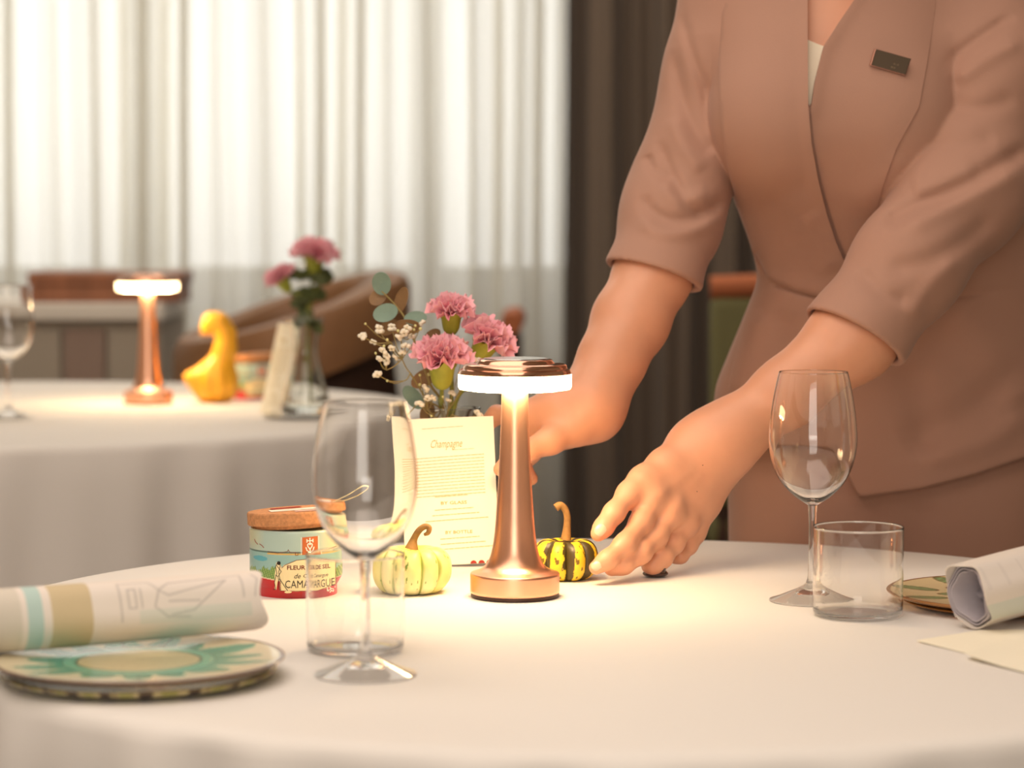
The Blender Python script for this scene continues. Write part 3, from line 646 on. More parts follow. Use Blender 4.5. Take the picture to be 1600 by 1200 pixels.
pr_ = on(1580, 926, T1 + .012); pr_[2] = T1
plate('gold_under_plate', pr_, .104, .0005, .0060, lambda a, r: np.tile(SA((206, 150, 70)), a.shape + (1,)).reshape(a.shape + (3,)), 'goldglaze', 'gold plate under the green-patterned plate', 'plate', None, SA((200, 150, 70)), gold)
plate('green_plate', pr_ + (0, 0, .0064), .1175, .0, .0075, paddles, 'goldglaze', 'gold-rimmed plate painted with green leaf shapes beside the tumbler', 'plate', None, SA((150, 96, 40)), gold)

# ------------------------------------------------------------------ rolled napkins
def napkin(c0, c1, R, colfn, label, sides, nu=420, na=150, turns=2.35, hollow=.62, seed=1, end_slant=.0):
    n = empty('rolled_napkin', c0, label, 'napkin', 'rolled napkins'); c0, c1 = np.asarray(c0, float), np.asarray(c1, float)
    ax = c1 - c0; L = np.linalg.norm(ax); ax /= L; s = np.cross((0, 0, 1.), ax); s /= np.linalg.norm(s); up = np.cross(ax, s)
    rr = np.random.default_rng(seed); ph = rr.uniform(0, 6.28, 4)
    def ring(a, r, u):
        w = 1 + sides[1] * np.cos(sides[0] * a + ph[0]) + .02 * np.sin(2 * a + 3 * u + ph[1]) + .012 * np.sin(5 * a - 7 * u + ph[2])
        return r * w
    A0 = -PI / 2 + (.75 if ax[0] > 0 else -.75)                                        # where the free edge lies
    a = A0 + np.linspace(0, 2 * PI, na); u = np.linspace(0, 1, nu); uu, aa = np.meshgrid(u, a, indexing='ij')
    r = ring(aa, R * (1 - .05 * (aa - A0) / (2 * PI)), uu)
    jag = .004 * np.sin(aa * 3 + ph[3]) * (np.exp(-uu / .02) - np.exp(-(1 - uu) / .02)) - end_slant * np.sin(aa) * np.exp(-uu / .05)
    pt = c0 + (uu * L + jag)[..., None] * ax + (r * np.cos(aa))[..., None] * s + (r * np.sin(aa))[..., None] * up
    f = [(i * na + j, i * na + j + 1, (i + 1) * na + j + 1, (i + 1) * na + j) for i in range(nu - 1) for j in range(na - 1)]
    sh = thick((pt.reshape(-1, 3), f), -.0012)
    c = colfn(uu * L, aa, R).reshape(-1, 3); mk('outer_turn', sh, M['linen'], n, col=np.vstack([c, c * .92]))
    a2 = A0 + np.linspace(0, 2 * PI * turns, int(60 * turns)); nu2 = 24; u2 = np.linspace(0, 1, nu2); uu, aa = np.meshgrid(u2, a2, indexing='ij')
    k = (aa - A0) / (2 * PI * turns); r = ring(aa, R * (.93 - (.93 - hollow) * k), uu)
    pt = c0 + ((uu * .985 + .0075) * L + .003 * np.sin(aa * 2 + ph[0]))[..., None] * ax + (r * np.cos(aa))[..., None] * s + (r * np.sin(aa))[..., None] * up
    m = len(a2); f = [(i * m + j, i * m + j + 1, (i + 1) * m + j + 1, (i + 1) * m + j) for i in range(nu2 - 1) for j in range(m - 1)]
    sh = thick((pt.reshape(-1, 3), f), -.001); mk('inner_turns', sh, M['linen'], n, col=np.tile(SA((188, 180, 186)), (len(sh[0]), 1)))  # inner turns coloured greyer than the outside, as painted shade in the hollow
    k = 24; v = [c0 + .045 * ax]; f = []  # pleated plug added to stop light passing through the roll, coloured darker too
    for j in range(k):
        t = 2 * PI * j / k; q = R * hollow * (.98 if j % 2 else .80); v.append(c0 + (.030 + (.006 if j % 4 < 2 else -.004)) * ax + q * math.cos(t) * s + q * math.sin(t) * up); f.append((0, 1 + j, 1 + (j + 1) % k))
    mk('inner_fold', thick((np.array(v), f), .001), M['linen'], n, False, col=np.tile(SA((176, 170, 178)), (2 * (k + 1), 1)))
    return n
MOT = [[(.085, 1.15), (.118, 1.15)], [(.085, 1.15), (.085, -.2)], [(.118, 1.15), (.128, .75), (.122, .2), (.135, -.15), (.16, -.2)], [(.094, .85), (.102, .85), (.102, .2), (.094, .2), (.094, .85)], [(.108, .85), (.108, .2)],
       [(.128, .75), (.14, 1.0), (.222, 1.2), (.222, .3)], [(.128, .75), (.138, .55), (.205, .95), (.165, .0), (.14, -.1)], [(.138, .35), (.172, .3)], [(.235, 1.2), (.24, .9), (.236, .3)]]
def nap_left(x, a, R):                                      # x runs from the open right end to the left
    c = np.zeros(x.shape + (3,)); c[:] = SA((232, 222, 212)); L = .30
    q = x
    c[(q > .149) & (q < .183)] = SA((206, 188, 152)); c[(q > .190) & (q < .203)] = SA((184, 208, 202)); c[(q > .208)] = SA((214, 206, 192))
    ang = (a + PI) % (2 * PI) - PI                           # 0 at the camera side, up positive
    d = np.full(x.shape, 9.)
    for ln in MOT:
        for (x0, a0), (x1, a1) in zip(ln, ln[1:]):
            X0, X1 = (.245 - x0) * .78, (.245 - x1) * .78
            ex, ey = X1 - X0, (a1 - a0) * R; t = np.clip(((q - X0) * ex + (ang - a0) * R * ey) / (ex * ex + ey * ey + 1e-12), 0, 1)
            d = np.minimum(d, np.hypot(q - X0 - t * ex, (ang - a0) * R - t * ey))
    w = (np.clip(1.3 - d / .0009, 0, 1) * .55)[..., None]; c[:] = c * (1 - w) + SA((150, 144, 142)) * w
    gr = ((q > .012) & (q < .11) & (np.abs(ang + .1) < .22))[..., None] * .25; c[:] = c * (1 - gr) + SA((170, 200, 184)) * gr
    return c
nap_c0, nap_c1 = P(398, 937, 2.165), P(-150, 981, 2.035)
napkin(nap_c0, nap_c1, .0262, nap_left, 'rolled printed napkin with beige and pale blue bands on the sunflower plate', (5, .025), 420, 170, seed=2)
def nap_right(x, a, R):
    c = np.zeros(x.shape + (3,)); c[:] = SA((226, 216, 206)); ang = (PI - a % (2 * PI)); g = (np.abs(ang + .45) < .3)[..., None] * .5; c[:] = c * (1 - g) + SA((190, 206, 192)) * g
    w = ((np.sin(x * 300) > .9) & (ang > .3) & (ang < 1.1))[..., None] * .2; return c * (1 - w) + SA((190, 180, 176)) * w
nr0 = P(1513, 932, 2.295); napkin(nr0, nr0 + .25 * np.array((.83, .50, .13)) / np.linalg.norm((.83, .50, .13)), .0305, nap_right, 'hollow rolled white napkin on the green-patterned plate\'s edge', (7, .03), 200, 150, hollow=.72, seed=5, end_slant=.004)

# ------------------------------------------------------------------ papers and the small leaf on the cloth
def sheet(name, pts, z, m, label, cat, curl, parent=None):
    p = np.array([on(x, y, T1 + z) for x, y in pts]); 
    q = grid(16, 12, lambda u, v: (1 - u) * (1 - v) * p[0] + u * (1 - v) * p[1] + u * v * p[2] + (1 - u) * v * p[3] + np.array((0, 0, curl * (1 - u) ** 3 * (1 - v) ** 2)))
    o = mk(name, thick(q, np.array((0, 0, .0006))), M[m], at=p.mean(0)); return tag(o, label, cat) if label else o
lf = empty('folded_leaflet', on(1560, 1012, T1), 'cream leaflet lying on the cloth below the hollow rolled napkin', 'leaflet')
o = sheet('back_page', [(1432, 1003), (1640, 1052), (1720, 985), (1530, 985)], .0004, 'paper', None, None, .001); 
w0 = o.location.copy(); o.parent = lf; o.location = w0 - lf.location
o = sheet('front_page', [(1508, 1029), (1640, 1060), (1740, 985), (1580, 990)], .0012, 'paper', None, None, .004)
w0 = o.location.copy(); o.parent = lf; o.location = w0 - lf.location
lv = on(402, 981, T1); q = grid(8, 5, lambda u, v: lv + np.array(((u - .5) * .012, (v - .5) * .006 * math.sin(PI * min(max(u, .03), .97)) * 1.6, .0006 + .003 * u * u)))
tag(mk('dry_leaf', thick(q, .0004), M['leaf'], at=lv), 'tiny dry brown leaf on the cloth beside the printed napkin\'s end', 'leaf')

# ------------------------------------------------------------------ menus
def menu(w, h, tk=.0007):
    m = empty('menu_card', (0, 0, 0)); bow = lambda x: .004 * (2 * x / w) ** 2
    mk('card', thick(grid(14, 6, lambda u, v: ((u - .5) * w, bow((u - .5) * w), v * h)), np.array((0, tk, 0))), M['paper'], m)
    def ink(name, vf, mm='ink'):
        v = np.asarray(vf[0], float); return mk(name, (np.column_stack([v[:, 0], bow(v[:, 0]) - .0003, v[:, 2]]), vf[1]), M[mm], m, False)
    k = w / 147.; X = lambda p: (p - 707) * k; Zz = lambda p: (888 - p) * k * .98
    r = np.random.default_rng(8)
    def words(x0, x1, y, dash=7, sl=-.035):
        out = []; x = x0
        while x < x1:
            L = r.uniform(.5, 1.3) * dash; out.append([(X(x), Zz(y + sl * (x - 700))), (X(min(x + L, x1)), Zz(y + sl * (min(x + L, x1) - 700)))]); x += L + 1.3
        return out
    ink('title', move(textmesh('Champagne', .0125, .45, width=.034), X(704), Zz(701)))
    ink('heading', strokes(words(668, 732, 669, 9), .0005)); ink('heading_rule', strokes(words(714, 748, 706, 30), .0004))
    ink('text_lines', strokes(sum([words(655 + (6 if i in (13,) else 0), 763, 716 + i * 5.1, 8) for i in range(13)], []) + words(684, 736, 779), .0007))
    ink('heading', move(textmesh('BY GLASS', .0048, bold=.0001, width=.028), X(713), Zz(792)))
    ink('text_lines', strokes(words(683, 743, 800) + words(679, 752, 808.5) + words(668, 766, 817), .0008))
    ink('heading', move(textmesh('BY BOTTLE', .0048, bold=.0001, width=.029), X(719), Zz(839)))
    ink('text_lines', strokes(words(690, 751, 846.5) + words(690, 760, 855) + words(688, 775, 863), .0008))
    for j in range(3):
        a = np.linspace(0, PI, 9); cx, cz = X(740 + j * 12.5), Zz(887.6)
        v = np.array([(cx, 0, cz)] + [(cx + .0035 * math.cos(q), 0, cz + .0035 * math.sin(q)) for q in a]); ink('red_scallop', (v, [(0, i, i + 1) for i in range(1, 9)]), 'red')
    return m
m1 = menu(.101, .158); tag(m1, 'cream printed menu card standing behind the lit lamp on the near table', 'menu', 'standing menu cards')
m1.location = on(707, 886, T1) + (0, 0, .0026); m1.rotation_euler = (math.radians(-9), math.radians(-2.2), math.radians(2))
m2 = copy_tree(m1); m2['label'] = 'narrow-looking cream menu card leaning on the back table\'s vase'
zu = Vector((.20, .10, .97)).normalized(); xu = Vector((.44, -.90, 0)); xu = (xu - zu * xu.dot(zu)).normalized(); yu = zu.cross(xu)
m2.location = on(419, 648, T2) + (0, 0, .0008 + abs(xu.z) * .051); m2.rotation_euler = Matrix((xu, yu, zu)).transposed().to_euler()

# ------------------------------------------------------------------ vases and flowers
def vase(label):
    v = empty('flower_vase', (0, 0, 0), label, 'vase', 'clear glass flower vases')
    o = curve_pts([(.0002, .0005), (.034, .0005), (.0405, .003), (.042, .010), (.0385, .030), (.030, .062), (.0225, .092), (.020, .112), (.0225, .135), (.0285, .157), (.031, .1625)], 60)
    i = curve_pts([(.0297, .1625), (.0272, .157), (.0210, .135), (.0185, .112), (.0210, .092), (.0283, .062), (.0365, .030), (.0390, .014), (.030, .0095), (.0002, .009)], 50)
    mk('body', lathe(np.vstack([o, [(.0306, .1631), (.0300, .1631)], i]), 72, caps=False), M['vglass'], v)
    return v
V1 = P(708, 800, 2.835); V1[2] = T1
v1 = vase('clear glass vase of pink carnations behind the standing menu'); v1.location = V1
V2 = on(478, 647, T2 + .006)
v2 = copy_tree(v1); v2.location = V2; v2['label'] = 'clear glass vase on the silver tray of the back table'
tr = empty('silver_tray', V2 - (0, 0, .006), 'round silver tray under the back table\'s vase', 'tray')
mk('dish', lathe([(.001, .0005), (.055, .0005), (.066, .0045), (.0665, .0055), (.0655, .0058), (.054, .003), (.001, .003)], 64, V2 - (.006, 0, .006)), M['silver'], tr)

def petal_vf(r, R, wide):
    """ruffled fan with a notched edge; stands along +z at the claw, opens outward along +x"""
    nu, nv = 15, 6; ph = r.uniform(0, 6.28, 3)
    def fn(u, v):
        a = (u - .5) * wide; t = v; edge = 1 + (.055 * math.sin(u * 47 + ph[0]) + .04 * math.sin(u * 21 + ph[1])) * (v > .9)
        rr = R * (t ** .9) * edge * (1 - .22 * abs(u - .5) * 2 * t); ruff = R * .15 * t ** 1.6 * (math.sin(u * 13 + ph[1]) + .6 * math.sin(u * 23 + ph[2]))
        return (rr * math.cos(a), rr * math.sin(a), ruff)
    return grid(nu, nv, fn)
def carnation(base, axis, R, label, group, seed, stem_pts, frontcol=(244, 150, 172)):
    c = empty('carnation', base, label, 'carnation', group); r = np.random.default_rng(seed)
    ax = Vector(axis).normalized(); q = ax.to_track_quat('Z', 'Y').to_matrix().to_4x4(); T = Matrix.Translation(Vector([float(v) for v in base])) @ q
    H = R * .80                                             # calyx length
    pr = [(.0022, -H * 1.05), (R * .20, -H * .96), (R * .31, -H * .72), (R * .37, -H * .3), (R * .43, -.0), (R * .30, .001)]
    cx = mk('calyx', xform(lathe(curve_pts(pr, 16), 20), T), M['calyx'], c)
    for k in range(5):
        a = k * 1.2566; tip = xform(thick(grid(4, 4, lambda u, v: ((R * .435 + .0018 * v) * math.cos(a + (u - .5) * (1 - v) * .95), (R * .435 + .0018 * v) * math.sin(a + (u - .5) * (1 - v) * .95), -R * .10 + v * R * .30)), .0003), T); mk('sepal', tip, M['calyx'], cx)
    vars_ = [petal_vf(r, R, 1.15), petal_vf(r, R, 1.0), petal_vf(r, R, 1.3)]
    rows = [(9, 16, 1.0, .0), (9, 32, .95, .04), (9, 48, .86, .08), (8, 62, .76, .12), (6, 78, .64, .14)]
    for (n, elev, sc, up) in rows:
        for k in range(n):
            pv = vars_[(k + n) % 3]; e = math.radians(elev + r.uniform(-8, 8)); az = 2 * PI * k / n + r.uniform(-.2, .2) + elev
            Mx = Matrix.Rotation(az, 4, 'Z') @ Matrix.Translation((R * .04, 0, R * up * .5)) @ Matrix.Rotation(-e, 4, 'Y') @ Matrix.Rotation(r.uniform(-.35, .35), 4, 'X') @ Matrix.Scale(sc * r.uniform(.92, 1.06), 4)
            v, f = xform(pv, T @ Mx); t = np.tile(np.linspace(0, 1, 6), 15)[:, None]
            k1, k2 = SA((244, 136, 158)), SA((255, 200, 206)); w = r.uniform(0, .4)
            colr = (k1 * (1 - t) + k2 * t) * (1 - w) + SA((248, 160, 182)) * w; vv = thick((v, f), .00025)
            mk('petal', vv, M['petal'], c, col=np.vstack([colr, colr]))
    mk('stem', tube(stem_pts, [.0024] * len(stem_pts), 8, 20), M['stem'], c)
    return c
vin = V1 + (0, 0, .045); yv = V1[1]
A_ = P(705, 490, 2.80); B_ = P(760, 534, 2.80); C_ = P(690, 566, 2.775)
neck = lambda dx, dy: [P(700 + dx, 640, yv) + (0, dy, 0), V1 + (.02 * math.copysign(1, -dx), dy * .5, .02)]
carnation(A_, (.02, -.22, 1), .0290, 'pink carnation standing tallest in the vase behind the menu', 'pink carnations on the near table', 11, [A_ - (.0, -.003, .017), P(704, 560, 2.81)] + neck(4, .004))
carnation(B_, (.50, -.28, 1), .0350, 'pink carnation tilting outward above the near lamp\'s cap', 'pink carnations on the near table', 12, [B_ - (.008, -.004, .016), P(735, 600, 2.82)] + neck(9, -.004))
carnation(C_, (-.02, -.30, 1), .0375, 'pink carnation lowest in the near vase, facing the table front', 'pink carnations on the near table', 13, [C_ - (0, -.008, .019), P(690, 630, 2.80)] + neck(-10, .002))
y2 = V2[1]
for (px, py, axs, R, sd, lb) in ((492, 402, (.1, -.2, 1), .043, 21, 'largest pink carnation in the back table\'s vase'), (440, 436, (-.55, -.3, 1), .031, 22, 'small pink carnation leaning sideways from the back table\'s vase')):
    b0 = P(px, py, y2); carnation(b0, axs, R, lb, 'pink carnations on the back table', sd, [b0 - np.array(axs) * R * .6, P(482, 470, y2), P(480, 505, y2), V2 + (.008, 0, .02)])

def sprig_leaf(c, ax, w, h, m, parent, tilt, yaw=0):
    """round leaf: centre, direction of its length in the picture plane, half sizes"""
    L = Vector((ax[0], yaw, ax[1])).normalized(); s = L.cross(Vector((0, -1, 0))).normalized(); nrm = s.cross(L)
    def fn(u, v):
        a = u * 2 * PI; k = v * (1 - .06 * math.sin(a)); x = w * k * math.cos(a); y = h * k * math.sin(a)
        z = -.12 * w * (1 - k * k) + tilt * x; return np.array(c) + np.array(s) * x + np.array(L) * y + np.array(nrm) * z
    return mk('leaf', thick(grid(18, 4, lambda u, v: fn(u, .02 + .98 * v), closed_u=True), .0005), M[m], parent)
eu = empty('eucalyptus_sprig', P(650, 560, 2.82), 'eucalyptus sprig with round blue-green leaves in the near vase', 'eucalyptus')
Ye = 2.82; E = lambda x, y, d=0: P(x, y, Ye + d)
mk('stem', tube([E(596, 455), E(606, 464), E(622, 482), E(634, 500), E(652, 545), E(672, 600), E(694, 645, .01), V1 + (-.004, .006, .05)], [.0006, .0008, .001, .0012, .0013, .0015, .0016, .0016], 7, 40), M['twig'], eu)
for x, y, ax, w, h, m, tl in ((596, 442, (-.05, 1), 15, 19, 'leafg', .2), (590, 465, (-.5, -.6), 12, 16, 'leafb', -.3), (627, 468, (.35, 1), 10, 22, 'leafb', .5), (601, 489, (-.9, -.3), 14, 20, 'leafg', -.2), (650, 497, (1, .1), 11, 18, 'leafg', .3),
                             (635, 512, (1, .1), 13, 26, 'leafb', -.3), (606, 512, (-.7, -.5), 11, 18, 'leafb', .2), (676, 524, (.8, .5), 9, 15, 'leafb', .4), (664, 590, (.8, .5), 13, 24, 'leafb', .3), (645, 620, (-.5, .6), 12, 22, 'leafg', -.3), (668, 645, (.3, .8), 12, 20, 'leafb', .4)):
    sprig_leaf(E(x, y, random.uniform(-.006, .012)), ax, w / 1418, h / 1418, m, eu, tl, random.uniform(-.4, .4))

def blossom_vf(r):
    parts = []
    for k in range(6):
        a = k * 1.05 + r.uniform(-.3, .3); el = r.uniform(-.3, .9); d = np.array((math.cos(a) * math.cos(el), math.sin(a) * math.cos(el), math.sin(el)))
        bm = bmesh.new(); bmesh.ops.create_icosphere(bm, subdivisions=1, radius=1); v = np.array([q.co[:] for q in bm.verts]); f = [tuple(i.index for i in q.verts) for q in bm.faces]; bm.free()
        parts.append((v * np.array((.0029, .0027, .0022)) * r.uniform(.8, 1.15) + d * .0029, f))
    return join(*parts)
gb = empty('gypsophila_sprig', P(660, 620, 2.79), 'sprig of white baby\'s breath in the near vase', 'gypsophila')
rb = np.random.default_rng(5); blv = [blossom_vf(rb) for _ in range(3)]; proto = {}
def bloom(x, y, s=1.0, d=0.0, nm='blossom'):
    p = P(x, y, 2.775 + d); k = rb.integers(0, 3)
    if (nm, k) not in proto:
        if nm == 'bud': vf = lathe([(.0003, -.0016), (.0012, -.0012), (.0017, 0), (.0012, .0013), (.0003, .0018)], 8)
        else: vf = blv[k]
        o = mk(nm, (np.asarray(vf[0]) + p, vf[1]), M['bloom' if nm == 'blossom' else 'bud'], gb); me = o.data
        v = np.asarray(vf[0]); me.vertices.foreach_set('co', v.ravel()); me.update(); proto[(nm, k)] = o
    else: o = proto[(nm, k)].copy(); COL.objects.link(o)
    o.parent = gb; o.location = p - wloc(gb); o.scale = (s, s, s); o.rotation_euler = [float(q) for q in rb.uniform(-.8, .8, 3)]
    return p
node = {'a': (641, 583), 'b': (628, 561), 'c': (611, 535), 'd': (668, 640), 'e': (604, 578), 'f': (655, 627), 'g': (632, 595), 'h': (700, 642), 'i': (706, 648), 'j': (627, 525)}
BL = [(566, 526, 'c', 1.1, .01), (592, 515, 'c', 1.3, .025), (583, 535, 'c', .9, .02), (612, 512, 'b', 1.1, .03), (632, 521, 'j', 1.15, 0), (637, 513, 'j', 1.0, 0), (622, 527, 'j', 1.0, .006), (643, 526, 'j', .8, .01), (634, 541, 'b', 1.15, 0), (629, 551, 'b', 1.0, .008),
      (598, 549, 'e', 1.1, 0), (604, 557, 'e', 1.0, .004), (592, 561, 'e', .9, 0), (603, 566, 'e', .9, .006), (612, 545, 'b', .9, .01), (617, 558, 'b', .9, .015), (590, 586, 'g', 1.2, 0), (664, 607, 'd', 1.1, .0), (668, 623, 'd', 1.0, -.005), (676, 622, 'd', .9, 0), (655, 632, 'f', 1.15, -.005),
      (660, 505, 'b', .9, .03), (624, 652, 'f', .9, -.01), (617, 659, 'f', .8, -.01), (744, 564, 'h', 1.2, .0), (731, 580, 'h', 1.0, .01), (747, 648, 'i', 1.3, 0), (706, 615, 'h', .9, .01), (700, 626, 'h', .8, .01)]
tw = []
for x, y, nd, s, d in BL:
    p = bloom(x, y, s, d); q = P(*node[nd], 2.79); mpt = (p + q) / 2 + (0, .003, -.004); tw.append(tube([p, mpt, q], .00055, 5, 8))
for x, y, nd in ((571, 506, 'c'), (605, 531, 'c'), (600, 541, 'e'), (587, 552, 'e'), (649, 509, 'j'), (647, 515, 'j'), (622, 517, 'j'), (657, 514, 'j'), (609, 541, 'b'), (605, 595, 'g'), (656, 586, 'd'), (656, 601, 'd'), (670, 585, 'd'), (727, 536, 'h'), (692, 620, 'h'), (674, 650, 'f')):
    p = bloom(x, y, rb.uniform(.8, 1.2), rb.uniform(0, .01), 'bud'); q = P(*node[nd], 2.79); tw.append(tube([p, (p + q) / 2 + (0, 0, -.003), q], .0004, 5, 6))
for a, b2 in (('c', 'b'), ('j', 'b'), ('e', 'b'), ('b', 'a'), ('g', 'a')): tw.append(tube([P(*node[a], 2.79), (P(*node[a], 2.79) + P(*node[b2], 2.79)) / 2 + (0, .002, -.002), P(*node[b2], 2.79)], .0007, 5, 8))
for a in ('a', 'd', 'h', 'i', 'f'): tw.append(tube([P(*node[a], 2.79), (P(*node[a], 2.79) + P(694, 655, 2.83)) / 2 + (0, 0, -.004), P(694, 655, 2.83), V1 + (.004, -.004, .04)], .001, 6, 16))
mk('stems', join(*tw), M['twig'], gb)
# greenery in the back vase
gr = empty('greenery_sprig', V2 + (0, 0, .15), 'dark green leafy sprig in the back table\'s vase', 'greenery')
mk('stem', tube([P(505, 425, y2), P(488, 470, y2), P(482, 505, y2), V2 + (-.006, .004, .03)], .0016, 6, 14), M['stem'], gr)
rg = random.Random(9)
for k in range(22):
    x, y = rg.uniform(455, 512), rg.uniform(420, 520); x = 482 + (x - 482) * (1 - (y - 420) / 160)
    sprig_leaf(P(x, y, y2 + rg.uniform(-.02, .02)), (rg.uniform(-1, 1), rg.uniform(-.4, 1)), .009, .017, 'greenleaf', gr, rg.uniform(-.5, .5), rg.uniform(-.6, .6))

# ------------------------------------------------------------------ the person
def loft_table(rows, n=500):
    R = []
    for py, l, r, Y, hd in rows:
        p0, p1 = P(l, py, Y), P(r, py, Y); R.append((p0[2], (p0[0] + p1[0]) / 2, (p1[0] - p0[0]) / 2, Y, hd))
    R = np.array(R)[::-1]; z = np.linspace(R[0, 0], R[-1, 0], n); T = np.column_stack([z] + [np.interp(z, R[:, 0], R[:, k]) for k in range(1, 5)])
    w = np.hanning(41); w /= w.sum()
    for k in range(1, 5): T[:, k] = np.convolve(np.pad(T[:, k], 20, 'edge'), w, 'valid')
    return T
def loft(p, T, inset=0, sq=1.0):
    z = p[:, 2]; cx, hw, cy, hd = (np.interp(z, T[:, 0], T[:, k]) for k in range(1, 5)); hw, hd = hw - inset, hd - inset
    x, y = p[:, 0] - cx, p[:, 1] - cy
    k0 = np.sqrt((x / hw) ** 2 + (y / hd) ** 2) + 1e-9; k1 = np.sqrt((x / hw ** 2) ** 2 + (y / hd ** 2) ** 2) + 1e-9
    return smax(k0 * (k0 - 1) / k1, np.maximum(z - T[-1, 0], T[0, 0] - z) + inset, .03)
TORSO = loft_table([(-85, 1200, 1420, 2.985, .055), (-60, 1120, 1510, 2.98, .078), (-20, 1092, 1530, 2.965, .098), (60, 1098, 1520, 2.95, .112), (150, 1112, 1505, 2.945, .120), (210, 1122, 1500, 2.945, .120),
                    (300, 1142, 1570, 2.955, .110), (380, 1172, 1625, 2.985, .100), (435, 1186, 1645, 3.01, .100), (520, 1152, 1655, 3.045, .115), (605, 1117, 1662, 3.065, .128), (700, 1112, 1672, 3.075, .135), (800, 1112, 1676, 3.08, .136)])
PANTS = loft_table([(560, 1160, 1625, 3.07, .105), (640, 1150, 1640, 3.085, .118), (720, 1160, 1650, 3.09, .125), (800, 1166, 1650, 3.09, .125), (880, 1170, 1652, 3.09, .12), (960, 1180, 1650, 3.09, .105), (1010, 1200, 1630, 3.09, .09)])
SLV_R = [(P(1136, -28, 2.975), .0505), (P(1103, 120, 2.955), .046), (P(1066, 285, 2.93), .0535), (P(1046, 350, 2.905), .0525), (P(1020, 440, 2.862), .0495), (P(1000, 500, 2.84), .0490)]
SLV_L = [(P(1552, -24, 2.965), .0560), (P(1548, 120, 2.915), .067), (P(1503, 300, 2.865), .0665), (P(1418, 415, 2.805), .0560), (P(1337, 524, 2.768), .0500), (P(1290, 570, 2.75), .0490)]
ARM_R = [(P(1136, -26, 2.975), .040), (P(1090, 150, 2.955), .040), (P(1062, 300, 2.93), .036), (P(1020, 430, 2.864), .0408), (P(985, 502, 2.835), .0400), (P(955, 565, 2.805), .0345), (P(924, 630, 2.775), .0290)]
ARM_L = [(P(1552, -22, 2.965), .044), (P(1548, 120, 2.915), .046), (P(1503, 305, 2.865), .042), (P(1418, 418, 2.805), .0440), (P(1333, 527, 2.768), .0455), (P(1228, 615, 2.742), .0345), (P(1155, 668, 2.73), .0310), (P(1102, 708, 2.722), .0285)]
def crease(p, lines):
    """pressed folds of the cloth along lines over the garment: + is a groove, - a ridge"""
    x, y = proj(p); out = np.zeros(len(p))
    for pts, amp, w in lines:
        q = curve_pts(pts, max(8, 4 * len(pts))); d = np.full(len(p), 1e9); tt = np.zeros(len(p))
        for i, (a, b) in enumerate(zip(q, q[1:])):
            e = b - a; t = np.clip(((x - a[0]) * e[0] + (y - a[1]) * e[1]) / (e @ e + 1e-9), 0, 1); s = np.hypot(x - a[0] - t * e[0], y - a[1] - t * e[1])
            k = s < d; d = np.where(k, s, d); tt = np.where(k, (i + t) / (len(q) - 1), tt)
        out += amp * np.exp(-(d / w) ** 2) * np.clip(np.sin(PI * np.clip(tt, .02, .98)) * 2.2, 0, 1)
    return out
mm = .001
FOLD_R = [([(1052, 70), (1066, 150), (1092, 215), (1118, 240)], 5 * mm, 11), ([(1048, 180), (1068, 230), (1100, 270)], -4 * mm, 12), ([(1028, 215), (1046, 265), (1075, 320), (1100, 345)], 5.5 * mm, 10), ([(1012, 240), (1020, 262), (1050, 285)], 4 * mm, 9),
          ([(1006, 300), (1016, 328), (1052, 345), (1100, 335), (1135, 305)], 5.5 * mm, 11), ([(995, 340), (1030, 362), (1080, 360), (1128, 335)], -4 * mm, 12), ([(1065, 15), (1080, 80), (1098, 130), (1112, 175)], 4 * mm, 8), ([(1030, 290), (1065, 312), (1110, 300)], -4 * mm, 12)]
FOLD_L = [([(1610, 226), (1560, 260), (1490, 298), (1420, 330), (1376, 354)], 9 * mm, 14), ([(1600, 258), (1540, 292), (1470, 325), (1400, 358)], -7 * mm, 20), ([(1590, 20), (1530, 60), (1480, 100), (1452, 150)], 6 * mm, 10), ([(1600, 60), (1540, 92), (1490, 130)], -5 * mm, 14),
          ([(1470, 160), (1530, 170), (1590, 150)], 3.5 * mm, 14), ([(1440, 215), (1500, 225), (1560, 215)], 3 * mm, 16), ([(1420, 290), (1470, 285), (1530, 265)], -4 * mm, 18), ([(1560, 330), (1500, 380), (1440, 410), (1380, 420)], 5 * mm, 16), ([(1340, 420), (1380, 460), (1420, 470)], 3.5 * mm, 12), ([(1500, 400), (1450, 450), (1420, 500)], -4 * mm, 14)]
FOLD_T = [([(1180, 386), (1187, 406), (1198, 430)], 5 * mm, 4), ([(1195, 438), (1235, 452), (1290, 464), (1420, 470), (1600, 450)], 4 * mm, 4), ([(1480, 470), (1560, 560), (1600, 640)], -7 * mm, 34), ([(1420, 560), (1440, 640), (1450, 720)], 5 * mm, 30), ([(1600, 560), (1520, 640), (1400, 690)], 6 * mm, 26), ([(1190, 480), (1165, 560), (1150, 620)], -5 * mm, 22), ([(1230, 480), (1215, 560), (1210, 640)], 5 * mm, 22), ([(1610, 640), (1540, 690), (1430, 720)], -5 * mm, 20),
          ([(1185, 330), (1230, 300), (1270, 290)], 3 * mm, 22), ([(1330, 330), (1380, 290), (1420, 240)], -3 * mm, 24), ([(1260, 330), (1280, 380), (1300, 430)], -4 * mm, 20)]
def halfspace(p, c, n): n = np.asarray(n, float); return (p - c) @ (n / np.linalg.norm(n))
CUT_R = (P(1022, 431, 2.862), (-.30, -.20, -.95)); CUT_L = (P(1335, 528, 2.768), (-.50, -.22, -.84))
def hem(p):                                                  # height of the jacket's lower edge across the front
    x, _ = proj(p); yy = np.interp(x, [1060, 1120, 1306, 1340, 1350, 1440, 1520, 1600, 1680], [690, 698, 706, 776, 779, 766, 745, 718, 700]); f = p[:, 1] * math.cos(TH)
    return CZ - math.sin(TH) * f * 1.002 + (600 - yy) / F * f - p[:, 2]
